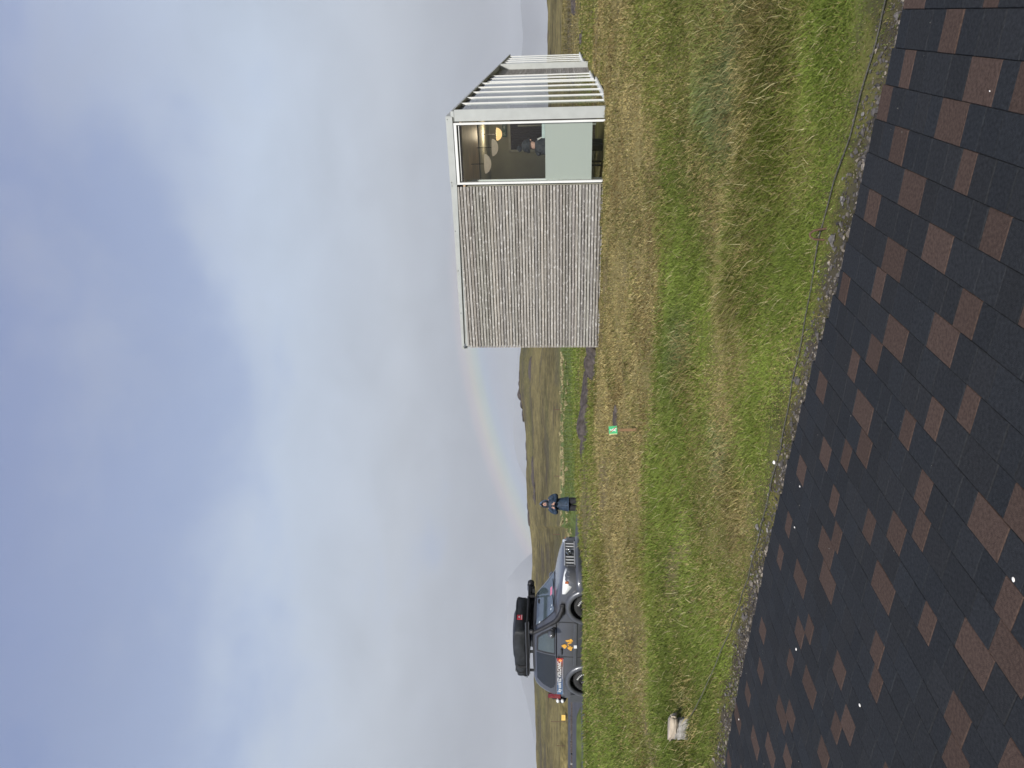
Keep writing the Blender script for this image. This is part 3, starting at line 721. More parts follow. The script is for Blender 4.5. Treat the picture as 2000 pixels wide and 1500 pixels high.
m1 = t_.nodes.new("ShaderNodeMixShader"); m1.inputs[0].default_value = .35; m2 = t_.nodes.new("ShaderNodeMixShader"); m2.inputs[0].default_value = .22
t_.links.new(t_.nodes["Principled BSDF"].outputs[0], m1.inputs[1]); t_.links.new(tr.outputs[0], m1.inputs[2])
t_.links.new(m1.outputs[0], m2.inputs[1]); t_.links.new(tp.outputs[0], m2.inputs[2]); t_.links.new(m2.outputs[0], t_.nodes["Material Output"].inputs[0])
fz1, fz0 = bpt(1065, 300, 0)[1], bpt(1156, 300, 0)[1]
b = MB(); b.box((-.77, .012, (fz0 + fz1) / 2), (1.01, .004, fz1 - fz0)); fo = b.build("frosted_band", m, wo)
b = MB(); b.box((-.40, .02, fz1 + .03), (.26, .02, .055), bev=.002); b.build("film_clip", mat('clip', (.45, .52, .5), .3), wo)
# glazed long side: aluminium fins with panes between
def fins(ss, x0, zb, zt, name="mullion"):
    for s_ in ss:
        b = MB(); b.box((x0 - .014, s_, (zb + zt) / 2), (.052, .036, zt - zb), bev=.003); b.build(name, M['white'], bld)
def panes(s0, s1, x0, zb, zt):
    b = MB(); b.add([(x0, s0, zb), (x0, s1, zb), (x0, s1, zt), (x0, s0, zt)], [[0, 1, 2, 3]]); return b.build("side_pane", M['sglass'], bld)
near_s = [.22, 1.28, 2.26, 3.32, 4.37, 5.36]; inset_s = [6.2, 7.05, 7.9]; far_s = [12.04, 12.95, 13.9, 14.9, 16.0]
fins(near_s, -.045, .715, 3.555); fins(inset_s, -.085, .78, 3.47); fins([11.42] + far_s, -.06, .86, 3.50)
for s0, s1 in zip(near_s[:-1], near_s[1:]): panes(s0 + .024, s1 - .024, -.05, .74, 3.40)
panes(5.39, 6.17, -.09, .78, 3.40)
for s0, s1 in zip(inset_s[:-1], inset_s[1:]): panes(s0 + .024, s1 - .024, -.09, .80, 3.40)
for s0, s1 in zip([11.42] + far_s[:-1], far_s): panes(s0 + .024, s1 - .024, -.065, .88, 3.40)
b = MB()
for nm_, m_, rows_ in (("sill_rail", 'white', (((-.035, 2.9, .725), (.10, 5.3, .03)), ((-.075, 6.8, .785), (.10, 2.3, .03)), ((-.05, 13.9, .865), (.10, 5.2, .03)))),
                       ("base_panel", 'zinc', (((-.08, 2.9, .55), (.03, 5.3, .32)), ((-.12, 6.8, .6), (.03, 2.4, .34)), ((-.10, 13.9, .65), (.03, 5.2, .40)))),
                       ("head_recess", 'dark', (((-.11, 2.9, 3.455), (.05, 5.3, .10)), ((-.13, 6.8, 3.455), (.05, 2.6, .10)), ((-.13, 13.9, 3.455), (.05, 5.2, .10))))):
    for c_, d_ in rows_: b = MB(); b.box(c_, d_); b.build(nm_, M[m_], bld)
# the room behind the glass
b = MB(); b.box((-1.6, 5.1, .50), (2.9, 10.1, .06)); b.build("floor", M['floor'], bld)
b = MB(); b.box((-1.65, 1.32, 3.40), (2.96, 2.56, .04)); b.build("ceiling", M['ceil'], bld)
b = MB(); b.box((-1.65, 3.82, 3.385), (2.96, 2.40, .05)); b.box((-3.08, 2.6, 1.95), (.06, 5.1, 2.9)); b.box((-1.6, 5.05, 1.95), (2.95, .08, 2.9))
b.box((-1.42, .34, 1.95), (.10, .50, 2.86)); b.build("inner_wall", M['inwall'], bld)
b = MB(); xq, _ = bpt(1020, 352, .35); b.box((xq + .01, .35, 1.95), (.03, .03, 2.9)); b.build("inner_frame", M['white'], bld)
x0, zt = bpt(998, 292, 5.0); x1, _ = bpt(1000, 238, 5.0)
dr = MB(); xx = x0
while xx < x1 + .35:
    dr.box((xx + .02, 4.99, (zt + .53) / 2), (.034, .025, zt - .53)); xx += .04
do = dr.build("slatted_door", M['slat'], bld)
b = MB(); b.box((x0 - .03, 4.985, zt / 2 + .28), (.05, .05, zt - .48)); b.box(((x0 + x1) / 2 + .15, 4.985, zt + .025), (x1 - x0 + .42, .05, .05))
xa, za = bpt(1012, 246, 4.9); b.box((xa, 4.93, 1.6), (.035, .03, za - .55)); b.build("door_frame", mat('cream_paint', (.5, .5, .45), .6), do)

# hanging bowl lamps
def bowl(px, py, d, wpx, lit, label):
    p = at(px, py, d); r = wpx / F * d / 2 * 1.02
    e = empty("pendant_lamp", p); tag(e, label, "lamp", "bowl lamps in the pavilion")
    b = MB(); b.lathe([(r, .035), (r * .95, .0), (r * .74, -.045), (r * .4, -.078), (0, -.09)], 28)
    b.lathe([(r, .035), (r * .97, .037), (0, .040)], 28)
    b.build("lamp_shade", mat('lit_shade' if lit else 'shade', (.62, .55, .44), .5, emit=((1, .60, .24), .75) if lit else ((1, .80, .58), .16)), e)
    if lit:
        ld = bpy.data.lights.new("lamp_light", 'POINT'); ld.energy = 9; ld.color = (1, .80, .56); ld.shadow_soft_size = .12
        lo_ = bpy.data.objects.new("lamp_light", ld); C.objects.link(lo_); lo_.parent = e; lo_.location = (0, 0, .16)
    b = MB(); b.tube([(0, 0, .03), (0, 0, 3.37 - p[2])], .006, 6); b.build("cord", M['dark'], e)
bowl(951, 320, 14.1, 36, False, "pale bowl lamp hanging leftmost behind the pavilion window")
bowl(965, 288, 15.0, 32, False, "pale bowl lamp hanging between two others behind the window")
bowl(973, 262, 16.2, 24, True, "glowing orange bowl lamp beside the green exit sign")
# exit sign
ex, ez = bpt(985, 255, 4.93)
es = empty("exit_sign", Bm @ Vector((ex, 4.93, ez)), -BA); tag(es, "dark green exit sign with white arrow and door on the back wall", "sign")
b = MB(); b.box((0, 0, 0), (.30, .03, .10), bev=.003); b.build("sign_plate", mat('exit_green', (.012, .075, .05), .4), es)
b = MB()
b.add([(.03, -.0175, .008), (.075, -.0175, .008), (.075, -.0175, .026), (.115, -.0175, 0), (.075, -.0175, -.026), (.075, -.0175, -.008), (.03, -.0175, -.008)], [[0, 6, 5, 4, 3, 2, 1][::-1]])
M['signwhite'] = mat('sign_white', (.5, .55, .52), .5); b.build("arrow_symbol", M['signwhite'], es); b = MB()
for (cx_, cz_, w_, h_) in ((-.11, 0, .008, .07), (-.05, 0, .008, .07), (-.08, .031, .06, .008)): b.box((cx_, -.0175, cz_), (w_, .003, h_))
b.box((-.08, -.0175, -.005), (.016, .003, .045), rot=Matrix.Rotation(.4, 3, 'Y')); b.lathe([(0, 0), (.009, 0), (.009, .003), (0, .003)], 10, 0, Matrix.Translation((-.072, -.016, .021)) @ Matrix.Rotation(rad(90), 4, 'X'))
b.build("door_symbol", M['signwhite'], es)
# a plain side table by the glass
x_, z_ = bpt(1165, 318, .7)
tb = empty("side_table", Bm @ Vector((-.98, .9, .53)), -BA); tag(tb, "low dark table behind the frosted window band", "table")
b = MB(); b.box((0, 0, .50), (.42, .45, .03), bev=.004); b.build("table_top", M['inwall'], tb)
for sx in (-.18, .18):
    for sy in (-.19, .19): q_ = MB(); q_.box((sx, sy, .24), (.03, .03, .49)); q_.build("leg", M['dark'], tb)

# ------------------------------------------------------------------ people
def skin(verts, edges, rad_, levels=2):
    me = bpy.data.meshes.new("tmp"); me.from_pydata(verts, edges, []); o = bpy.data.objects.new("tmp", me); C.objects.link(o)
    sm = o.modifiers.new("s", 'SKIN'); sm.use_smooth_shade = True
    for i, r in enumerate(rad_):
        sv = me.skin_vertices[0].data[i]; sv.radius = (r, r) if not isinstance(r, tuple) else r; sv.use_root = (i == 0)
    ss = o.modifiers.new("u", 'SUBSURF'); ss.levels = levels; ss.render_levels = levels
    dg = bpy.context.evaluated_depsgraph_get(); ev = o.evaluated_get(dg); mm = ev.to_mesh()
    V_ = [v.co.copy() for v in mm.vertices]; F_ = [list(p.vertices) for p in mm.polygons]; ev.to_mesh_clear()
    bpy.data.objects.remove(o); bpy.data.meshes.remove(me); return V_, F_
def ring(cx, cy, z, rx, ry, n=20, wob=0.0, seed=0):
    return [(cx + rx * math.cos(2 * math.pi * k / n) * (1 + wob * math.sin(3 * k + seed)), cy + ry * math.sin(2 * math.pi * k / n) * (1 + wob * math.cos(2 * k + seed)), z) for k in range(n)]
M['skin'] = mat('skin', (.52, .31, .24), .55, var=.08, scale=20)
M['navy'] = mat('navy_parka', (.020, .036, .062), .65, var=.45, scale=14, bump=.7, bscale=16, spec=.3)
M['hood'] = mat('blue_hood', (.075, .115, .185), .6, var=.2, scale=9, bump=.4, bscale=14)
M['trousers'] = mat('black_trousers', (.014, .014, .017), .8, var=.4, scale=12, bump=.6, bscale=14)
M['blackcloth'] = mat('black_jacket', (.012, .013, .015), .8, var=.4, scale=10, bump=.7, bscale=14)
pp = at(1144, 985, 26.7); pz = h1(pp[0], pp[1])
P1 = empty("person", (pp[0], pp[1], pz), rad(-3))
tag(P1, "person in a blue hooded parka and black trousers looking down at a phone", "person")
# one continuous body: pelvis root, trunk, head, arms bent to the chest with fingers, legs
bv = [(0, 0, .92), (0, 0, 1.15), (0, .01, 1.40), (0, 0, 1.50), (0, -.02, 1.60), (0, -.035, 1.68)]
be = [(0, 1), (1, 2), (2, 3), (3, 4), (4, 5)]; br_ = [.13, .13, .14, .06, .092, .075]
for sx in (-1, 1):
    o = len(bv); bv += [(sx * .19, .0, 1.42), (sx * .30, .02, 1.16), (sx * .15, -.24, 1.20), (sx * .07, -.29, 1.245)]
    be += [(2, o), (o, o + 1), (o + 1, o + 2), (o + 2, o + 3)]; br_ += [.045, .04, .033, (.036, .022)]
    for fz, fx, ln in ((.012, -.035, .06), (.0, -.04, .07), (-.014, -.038, .066), (-.026, -.03, .05)):
        j = len(bv); bv += [(sx * .07 + sx * fx * .6, -.325, 1.27 + fz * 1.6), (sx * .07 + sx * fx * 1.3, -.335, 1.285 + fz * 1.6)]
        be += [(o + 3, j), (j, j + 1)]; br_ += [.0105, .009]
    j = len(bv); bv += [(sx * .075, -.325, 1.30), (sx * .05, -.34, 1.33)]; be += [(o + 3, j), (j, j + 1)]; br_ += [.012, .010]
    l = len(bv); bv += [(sx * .11, .0, .84), (sx * .13, -.01, .48), (sx * .15, .02, .09), (sx * .17, -.12, .045)]
    be += [(0, l), (l, l + 1), (l + 1, l + 2), (l + 2, l + 3)]; br_ += [.10, .065, .05, .045]
sv, sf = skin(bv, be, br_); mb = MB(); mb.add(sv, sf, 0, True)
body = mb.build("body", M['skin'], P1)
b = MB(); b.blob((0, -.132, 1.615), (.014, .022, .022), 1, 0); b.build("nose", M['skin'], body)
for sx in (-1, 1): b = MB(); b.blob((sx * .033, -.117, 1.642), (.013, .008, .009), 1, 0); b.build("eye", M['dark'], body)
b = MB(); b.blob((0, -.118, 1.575), (.025, .007, .007), 1, 0); b.build("mouth", mat('lips', (.33, .12, .11), .5), body)
b = MB(); b.loft([ring(0, .0, .70, .275, .235, 24, .035, 1), ring(0, 0, .735, .268, .228, 24, .03, 1), ring(0, .0, .95, .235, .20, 24, .03, 2), ring(0, .0, 1.08, .215, .175, 24, .03, 3), ring(0, .0, 1.25, .225, .175, 24, .02, 4), ring(0, 0, 1.38, .215, .155, 24), ring(0, 0, 1.46, .15, .12, 24), ring(0, -.01, 1.53, .10, .10, 24)], 0, True, True)
for sx in (-1, 1):
    V_, F_ = skin([(sx * .12, 0, 1.40), (sx * .215, .0, 1.375), (sx * .30, .02, 1.25), (sx * .325, .01, 1.14), (sx * .26, -.12, 1.165), (sx * .14, -.25, 1.205), (sx * .105, -.275, 1.222)],
                  [(i, i + 1) for i in range(6)], [.10, .105, .10, .098, .09, .068, .058]); b.add(V_, F_, 0, True)
coat = b.build("parka", M['navy'], P1)
b = MB(); b.tube([Vector(p) for p in ring(0, 0, .708, .277, .237, 24, .035, 1)] + [Vector(ring(0, 0, .708, .277, .237, 24, .035, 1)[0])], .010, 6); b.tube([(0, -.236, .72), (.005, -.205, .95), (.0, -.18, 1.2), (0, -.15, 1.4)], .006, 5); b.build("hem_piping", M['hood'], coat)
b = MB()                                    # hood shell open at the face
nz_, nth = 9, 22; vs = []
for i in range(nz_):
    f_ = i / (nz_ - 1)
    for k_ in range(nth):
        th = -math.pi * .5 + .62 * (1 - .25 * f_) + (2 * math.pi - 2 * .62 * (1 - .25 * f_)) * k_ / (nth - 1)
        ph_ = f_ * math.pi * .5
        rr_ = math.cos(ph_ * .98) ** .62 * (1 + .12 * math.sin(f_ * 3.14))
        vs.append((.148 * rr_ * math.cos(th), .01 + .155 * rr_ * math.sin(th) - .02 * f_, 1.47 + .315 * f_ ** .9))
b.add(vs, [[i * nth + k_, i * nth + k_ + 1, (i + 1) * nth + k_ + 1, (i + 1) * nth + k_] for i in range(nz_ - 1) for k_ in range(nth - 1)], 0, True)
hd = b.build("hood", M['hood'], coat); so = hd.modifiers.new("t", 'SOLIDIFY'); so.thickness = .018
b = MB(); b.tube([(-.085, -.12, 1.48), (-.11, -.115, 1.56), (-.085, -.115, 1.67), (0, -.125, 1.715), (.085, -.115, 1.67), (.11, -.115, 1.56), (.085, -.12, 1.48), (0, -.125, 1.475), (-.085, -.12, 1.48)], .024, 8); b.build("hood_trim", M['blackcloth'], coat)
b = MB()
for sx in (-1, 1):
    V_, F_ = skin([(sx * .08, 0, .90), (sx * .12, 0, .72), (sx * .135, 0, .45), (sx * .15, .01, .12), (sx * .15, .01, .07)], [(i, i + 1) for i in range(4)], [.15, .145, .13, .12, .11]); b.add(V_, F_, 0, True)
b.build("trousers", M['trousers'], P1)
for sx in (-1, 1): b = MB(); b.blob((sx * .16, -.05, .05), (.055, .14, .055), 2, .05, flat=-.05); b.build("boot", M['blackcloth'], P1)
ph = MB(); ph.box((0, 0, 0), (.075, .012, .15), bev=.004, rot=Matrix.Rotation(rad(-35), 3, 'X'))
po = ph.build("phone", M['dark'], None, Matrix.Translation((pp[0], pp[1], pz)) @ Matrix.Rotation(rad(-3), 4, 'Z') @ Vector((0, -.33, 1.285)), rad(-3)); tag(po, "black phone held up in both hands by the person in the parka", "phone")

# the visitor inside, seen in profile facing right
x_, z_ = bpt(1040, 283, .95)
P2 = empty("person", Bm @ Vector((x_ - .02, .95, .53)), -BA + rad(78)); tag(P2, "person in a black bobble hat and black jacket standing behind the window", "person")
H2 = z_ - .53 + .02                          # height of the chin-to-ear line above the floor
bv = [(0, 0, .90), (0, 0, 1.12), (0, .0, H2 - .24), (0, 0, H2 - .11), (0, -.015, H2), (0, -.03, H2 + .10)]
be = [(0, 1), (1, 2), (2, 3), (3, 4), (4, 5)]; br_ = [.12, .13, .13, .058, .088, .08]
for sx in (-1, 1):
    o = len(bv); bv += [(sx * .17, 0, H2 - .23), (sx * .24, .03, H2 - .50), (sx * .20, -.18, H2 - .58), (sx * .16, -.25, H2 - .56)]
    be += [(2, o), (o, o + 1), (o + 1, o + 2), (o + 2, o + 3)]; br_ += [.04, .04, .034, (.036, .022)]
    for f_ in range(5):
        j = len(bv); bv += [(sx * (.13 + .018 * f_), -.30, H2 - .545 + .01 * (f_ % 2)), (sx * (.125 + .017 * f_), -.335 - .004 * (2 - abs(f_ - 2)), H2 - .565)]
        be += [(o + 3, j), (j, j + 1)]; br_ += [.010, .0085]
    l = len(bv); bv += [(sx * .10, 0, .82), (sx * .11, -.01, .46), (sx * .12, .02, .09), (sx * .13, -.12, .045)]
    be += [(0, l), (l, l + 1), (l + 1, l + 2), (l + 2, l + 3)]; br_ += [.10, .065, .05, .045]
V_, F_ = skin(bv, be, br_); mb = MB(); mb.add(V_, F_, 0, True); bo2 = mb.build("body", M['skin'], P2)
b = MB(); b.blob((0, -.112, H2 + .015), (.014, .026, .020), 1, 0); b.build("nose", M['skin'], bo2)
b = MB(); b.blob((0, .0, H2 + .085), (.118, .125, .115), 2, .03, flat=-.055, sm=True); b.loft([ring(0, 0, H2 + .03, .120, .128, 20), ring(0, 0, H2 + .085, .122, .130, 20)], 0, True, False)
hat = b.build("beanie", M['blackcloth'], P2)
b = MB(); b.blob((0, .05, H2 + .235), (.055, .055, .05), 2, .12, 5); b.build("bobble", M['blackcloth'], hat)
b = MB(); b.loft([ring(0, 0, .80, .20, .16), ring(0, 0, 1.0, .20, .165), ring(0, 0, H2 - .34, .215, .165), ring(0, .01, H2 - .22, .20, .15), ring(0, .02, H2 - .14, .13, .12), ring(0, .02, H2 - .07, .105, .105)], 0, True, True)
for sx in (-1, 1):
    V_, F_ = skin([(sx * .10, 0, H2 - .24), (sx * .19, 0, H2 - .255), (sx * .25, .03, H2 - .42), (sx * .255, .02, H2 - .52), (sx * .21, -.15, H2 - .58), (sx * .18, -.21, H2 - .57)], [(i, i + 1) for i in range(5)], [.10, .105, .095, .085, .07, .06]); b.add(V_, F_, 0, True)
V_, F_ = skin([(-.10, .10, H2 - .12), (0, .15, H2 - .15), (.10, .10, H2 - .12)], [(0, 1), (1, 2)], [.05, .06, .05]); b.add(V_, F_, 0, True)
jk = b.build("jacket", M['blackcloth'], P2)
b = MB(); b.tube([(.09, -.10, H2 - .11), (.13, -.12, H2 - .2), (.12, -.155, H2 - .32), (.12, -.17, H2 - .42)], .006, 6); b.tube([(-.05, -.13, H2 - .12), (-.02, -.17, H2 - .2), (.03, -.19, H2 - .26)], .006, 6); b.build("drawstring", M['pebble'], jk)
b = MB()
for sx in (-1, 1):
    V_, F_ = skin([(sx * .08, 0, .85), (sx * .10, 0, .5), (sx * .12, .01, .1)], [(0, 1), (1, 2)], [.11, .085, .07]); b.add(V_, F_, 0, True)
b.build("trousers", M['trousers'], P2)
#NEXT

# ------------------------------------------------------------------ the off-road car
CX, CY, CPHI = -6.05, 18.4, rad(26)
cz_ = float(lot_z(np.array(CX), np.array(CY)))
car = empty("offroad_car", (CX, CY, cz_), -CPHI)
tag(car, "dark grey three-door off-road car with snorkel, roof rack and orange door sticker", "car")
M['paint'] = mat('grey_paint', (.085, .089, .100), .32, metal=.35, var=.06, scale=3, coat=.7)
M['flare'] = mat('silver_grey_trim', (.088, .093, .104), .38, metal=.3, var=.06, coat=.4)
M['plastic'] = mat('black_plastic', (.016, .016, .018), .55, var=.2, scale=20, bump=.1)
M['chrome'] = mat('chrome', (.72, .73, .75), .16, metal=1.0, var=.04)
M['silver'] = mat('silver_plastic', (.50, .51, .53), .3, metal=.3, var=.05)
M['rim'] = mat('dark_rim', (.05, .05, .054), .4, metal=.4, var=.1)
M['tyre'] = mat('tyre_rubber', (.018, .018, .018), .85, var=.3, scale=30, bump=.6, bscale=60)
M['cglass'] = glass('car_glass', (.42, .47, .47), 1.6)
M['tint'] = mat('tinted_glass', (.018, .021, .025), .12, var=.1, spec=.6)
M['lamp'] = mat('lamp_glass', (.66, .68, .68), .12, var=.06, scale=20, coat=.8)
M['canvas'] = mat('black_canvas', (.018, .02, .023), .62, var=.4, scale=6, bump=.9, bscale=9, spec=.4)
st_ = [(-1.98, .56, 1.12, .70), (-1.93, .48, 1.17, .84), (-1.80, .44, 1.21, .885), (-1.25, .42, 1.225, .905), (-.40, .40, 1.225, .91), (.45, .40, 1.225, .91), (.92, .42, 1.24, .905), (1.30, .44, 1.185, .90), (1.65, .45, 1.12, .885), (1.88, .45, 1.055, .85), (2.00, .46, 1.00, .79), (2.08, .50, .92, .68)]
rings = []
for x_, zb, zt, hw in st_:
    h_ = [(hw - .10, zb), (hw - .015, zb + .10), (hw, .70), (hw - .004, .90), (hw - .02, zt - .13), (hw - .055, zt - .035), (hw - .13, zt), (hw * .55, zt + .018), (0, zt + .026)]
    h_ = [(w_, min(z_, zt + .03)) for w_, z_ in h_]
    rings.append([(x_, -w_, z_) for w_, z_ in h_] + [(x_, w_, z_) for w_, z_ in h_[::-1][1:]])
b = MB(); b.loft(rings, 0, True, True, True)
low = b.build("body", M['paint'], car, fix=True)
def cutter(x_):
    c = MB(); c.lathe([(0, -1.2), (.445, -1.2), (.445, 1.2), (0, 1.2)], 40, 0, Matrix.Translation((x_, 0, .42)) @ Matrix.Rotation(rad(90), 4, 'X')); return c.build("tmp_cut", M['dark'], car, fix=True)
ct = [cutter(1.23), cutter(-1.23)]
for c_ in ct:
    md = low.modifiers.new("b", 'BOOLEAN'); md.object = c_; md.operation = 'DIFFERENCE'; md.solver = 'EXACT'
dg = bpy.context.evaluated_depsgraph_get(); nm = bpy.data.meshes.new_from_object(low.evaluated_get(dg)); low.modifiers.clear(); low.data = nm
for p_ in nm.polygons: p_.use_smooth = True
nm.set_sharp_from_angle(angle=rad(38))
for c_ in ct: bpy.data.objects.remove(c_)
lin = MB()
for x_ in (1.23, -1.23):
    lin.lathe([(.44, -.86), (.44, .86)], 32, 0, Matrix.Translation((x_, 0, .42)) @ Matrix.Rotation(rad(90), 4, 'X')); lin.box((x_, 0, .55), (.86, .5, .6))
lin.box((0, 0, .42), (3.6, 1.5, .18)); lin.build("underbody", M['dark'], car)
# cabin: rings at rising heights (z, x rear, x front, half width, corner radius)
cab = [(1.215, -1.90, .97, .885, .16), (1.32, -1.865, .80, .868, .17), (1.47, -1.80, .585, .835, .18), (1.62, -1.715, .40, .79, .19), (1.72, -1.63, .275, .745, .20), (1.775, -1.53, .17, .68, .22), (1.805, -1.36, -.02, .55, .25)]
def rrect(xr, xf, hw, r, z, n=5):
    out = []
    for (cx_, cy_, a0) in ((xf - r, hw - r, 0), (xr + r, hw - r, 90), (xr + r, -hw + r, 180), (xf - r, -hw + r, 270)):
        for k_ in range(n + 1): a = rad(a0 + 90 * k_ / n); out.append((cx_ + r * math.cos(a), cy_ + r * math.sin(a), z))
    return out
b = MB(); b.loft([rrect(xr, xf, hw, r, z) for z, xr, xf, hw, r in cab], 0, True, False, True); b.add(rrect(cab[-1][1], cab[-1][2], cab[-1][3], cab[-1][4], cab[-1][0]), [list(range(24))], 0, True)
cabin = b.build("cabin", M['paint'], car)
zs = [c[0] for c in cab]
def hw_at(z): return float(np.interp(z, zs, [c[3] for c in cab]))
def xf_at(z): return float(np.interp(z, zs, [c[2] for c in cab]))
def side_poly(pts, off, m, name, sgn=-1, par=car, sub=6):
    """polygon in (x, z) laid on the side of the cabin"""
    b = MB(); c_ = [sum(p[0] for p in pts) / len(pts), sum(p[1] for p in pts) / len(pts)]; P_ = []
    for i in range(len(pts)):
        p, q_ = pts[i], pts[(i + 1) % len(pts)]
        for k_ in range(sub): f_ = k_ / sub; P_.append((p[0] + (q_[0] - p[0]) * f_, p[1] + (q_[1] - p[1]) * f_))
    n_ = len(P_); vs = [(x, sgn * (hw_at(z) + off), z) for x, z in P_] + [(c_[0] + (x - c_[0]) * .5, sgn * (hw_at(c_[1] + (z - c_[1]) * .5) + off), c_[1] + (z - c_[1]) * .5) for x, z in P_] + [(c_[0], sgn * (hw_at(c_[1]) + off), c_[1])]
    fs = [[i, (i + 1) % n_, n_ + (i + 1) % n_, n_ + i] for i in range(n_)] + [[n_ + i, n_ + (i + 1) % n_, 2 * n_] for i in range(n_)]
    b.add(vs, fs, 0, True); return b.build(name, m, par)
M['winglass'] = mat('reflecting_glass', (.05, .065, .068), .06, var=.15, scale=1.4, spec=.9, coat=.6)
for sg in (-1, 1):
    side_poly([(.58, 1.235), (.30, 1.56), (.13, 1.69), (-.36, 1.705), (-.36, 1.235)], .004, M['plastic'], "window_frame", sg)
    dw = side_poly([(.46, 1.255), (.26, 1.52), (.11, 1.645), (-.30, 1.66), (-.30, 1.255)], .009, M['winglass'], "door_window", sg)
    side_poly([(-.40, 1.235), (-.40, 1.705), (-1.30, 1.70), (-1.46, 1.55), (-1.56, 1.35), (-1.50, 1.27), (-1.36, 1.235)], .006, M['tint'], "quarter_window", sg)
# windscreen follows the slope of the cabin front
def screen(z0, z1, w0, w1, off, m, name):
    b = MB(); vs, fs = [], []; nz_, ny_ = 6, 8
    for i in range(nz_ + 1):
        z = z0 + (z1 - z0) * i / nz_; w_ = w0 + (w1 - w0) * i / nz_
        for k_ in range(ny_ + 1): y_ = -w_ + 2 * w_ * k_ / ny_; vs.append((xf_at(z) + off - .02 * (y_ / w_) ** 2 * 0, y_, z + .004))
    for i in range(nz_):
        for k_ in range(ny_): a = i * (ny_ + 1) + k_; fs.append([a, a + 1, a + ny_ + 2, a + ny_ + 1])
    b.add(vs, fs, 0, True); return b.build(name, m, car)
screen(1.225, 1.735, .735, .58, .006, M['plastic'], "screen_surround")
ws = screen(1.265, 1.70, .700, .575, .011, mat('windscreen_glass', (.07, .095, .105), .05, var=.35, scale=2.2, spec=1.0, coat=1.0), "windscreen")
b = MB(); b.tube([(xf_at(1.27) + .03, -.55, 1.272), (xf_at(1.30) + .03, -.1, 1.30)], .008, 6); b.build("wiper", M['plastic'], ws); b = MB(); b.tube([(xf_at(1.27) + .03, .05, 1.272), (xf_at(1.30) + .03, .5, 1.30)], .008, 6); b.build("wiper", M['plastic'], ws)
b = MB(); b.box((xf_at(1.33) + .018, .12, 1.33), (.006, .28, .085), rot=Matrix.Rotation(rad(-52), 3, 'Y')); b.build("parking_card", mat('pink_paper', (.62, .20, .30), .6), ws)
M['sticker'] = mat('white_sticker', (.65, .7, .72), .5)
for y_, z in ((-.52, 1.33), (-.42, 1.31), (-.58, 1.62)): b = MB(); b.box((xf_at(z) + .016, y_, z), (.004, .05, .05), rot=Matrix.Rotation(rad(-52), 3, 'Y')); b.build("sticker", M['sticker'], ws)
b = MB(); b.blob((xf_at(1.64) + .012, .18, 1.645), (.02, .10, .045), 1, .1); b.build("inner_mirror", M['dark'], ws)
# nose: grille, emblem, lamps, bumper
gr = MB(); gr.box((2.075, 0, .875), (.07, .86, .26), 1, bev=.02)
for z_ in (.755, .995): gr.box((2.112, 0, z_), (.05, .88, .034), 2, bev=.008)
for sg in (-1, 1): gr.box((2.108, sg * .44, .875), (.05, .034, .26), 0, bev=.008)
gro = gr.build("grille", [M['flare'], M['dark'], M['silver']], car)
for y_ in (-.36, -.25, -.14, .14, .25, .36): b = MB(); b.box((2.122, y_, .875), (.03, .05, .215), bev=.012); b.build("grille_bar", M['silver'], gro)
b = MB()
for (ry, rz, oz) in ((.085, .060, 0), (.030, .056, 0), (.055, .026, .020)):
    b.tube([(2.15, ry * math.cos(t * math.pi / 12), .905 + oz + rz * math.sin(t * math.pi / 12)) for t in range(25)], .008, 6)
b.build("emblem", M['chrome'], gro)
b = MB(); b.box((2.125, 0, .80), (.03, .10, .06), bev=.01); b.build("grille_plate", M['flare'], gro)
for sg in (-1, 1):
    hl = MB(); P_ = []
    prof = [(2.045, .49, .985, .775), (2.01, .60, 1.015, .765), (1.955, .715, 1.035, .765), (1.875, .80, 1.05, .79), (1.76, .868, 1.055, .86), (1.62, .898, 1.06, .98)]
    for (x_, y_, zt, zb) in prof:
        P_.append([(x_ + .018, sg * (y_ + .012), zb), (x_ + .03, sg * (y_ + .02), (zb + zt) / 2), (x_ + .012, sg * (y_ + .006), zt), (x_ - .09, sg * (y_ - .08), zt), (x_ - .09, sg * (y_ - .08), zb)])
    hl.loft(P_, 0, True, True, True); ho = hl.build("headlight", M['lamp'], car)
    b = MB()
    for (x_, y_, z_, r_) in ((1.985, .69, .90, .055), (2.03, .585, .885, .05)): b.tube([(x_ + .04 + .002, sg * (y_ + r_ * math.cos(t * .524)), z_ + r_ * math.sin(t * .524)) for t in range(13)], .007, 6)
    b.build("reflector", mat('reflector_grey', (.16, .17, .18), .3), ho)
    b = MB(); b.box((1.905, sg * .822, .955), (.06, .05, .075), rot=Matrix.Rotation(sg * rad(40), 3, 'Z')); b.build("indicator", mat('orange_lens', (.42, .12, .04), .35), ho)
    b = MB(); b.box((2.055, sg * .66, .52), (.05, .17, .10), 0, bev=.015); b.lathe([(0, 0), (.038, 0), (.038, .02), (0, .028)], 14, 1, Matrix.Translation((2.075, sg * .67, .525)) @ Matrix.Rotation(rad(90), 4, 'Y')); b.build("fog_light", [M['plastic'], M['lamp']], car)
bp_ = []
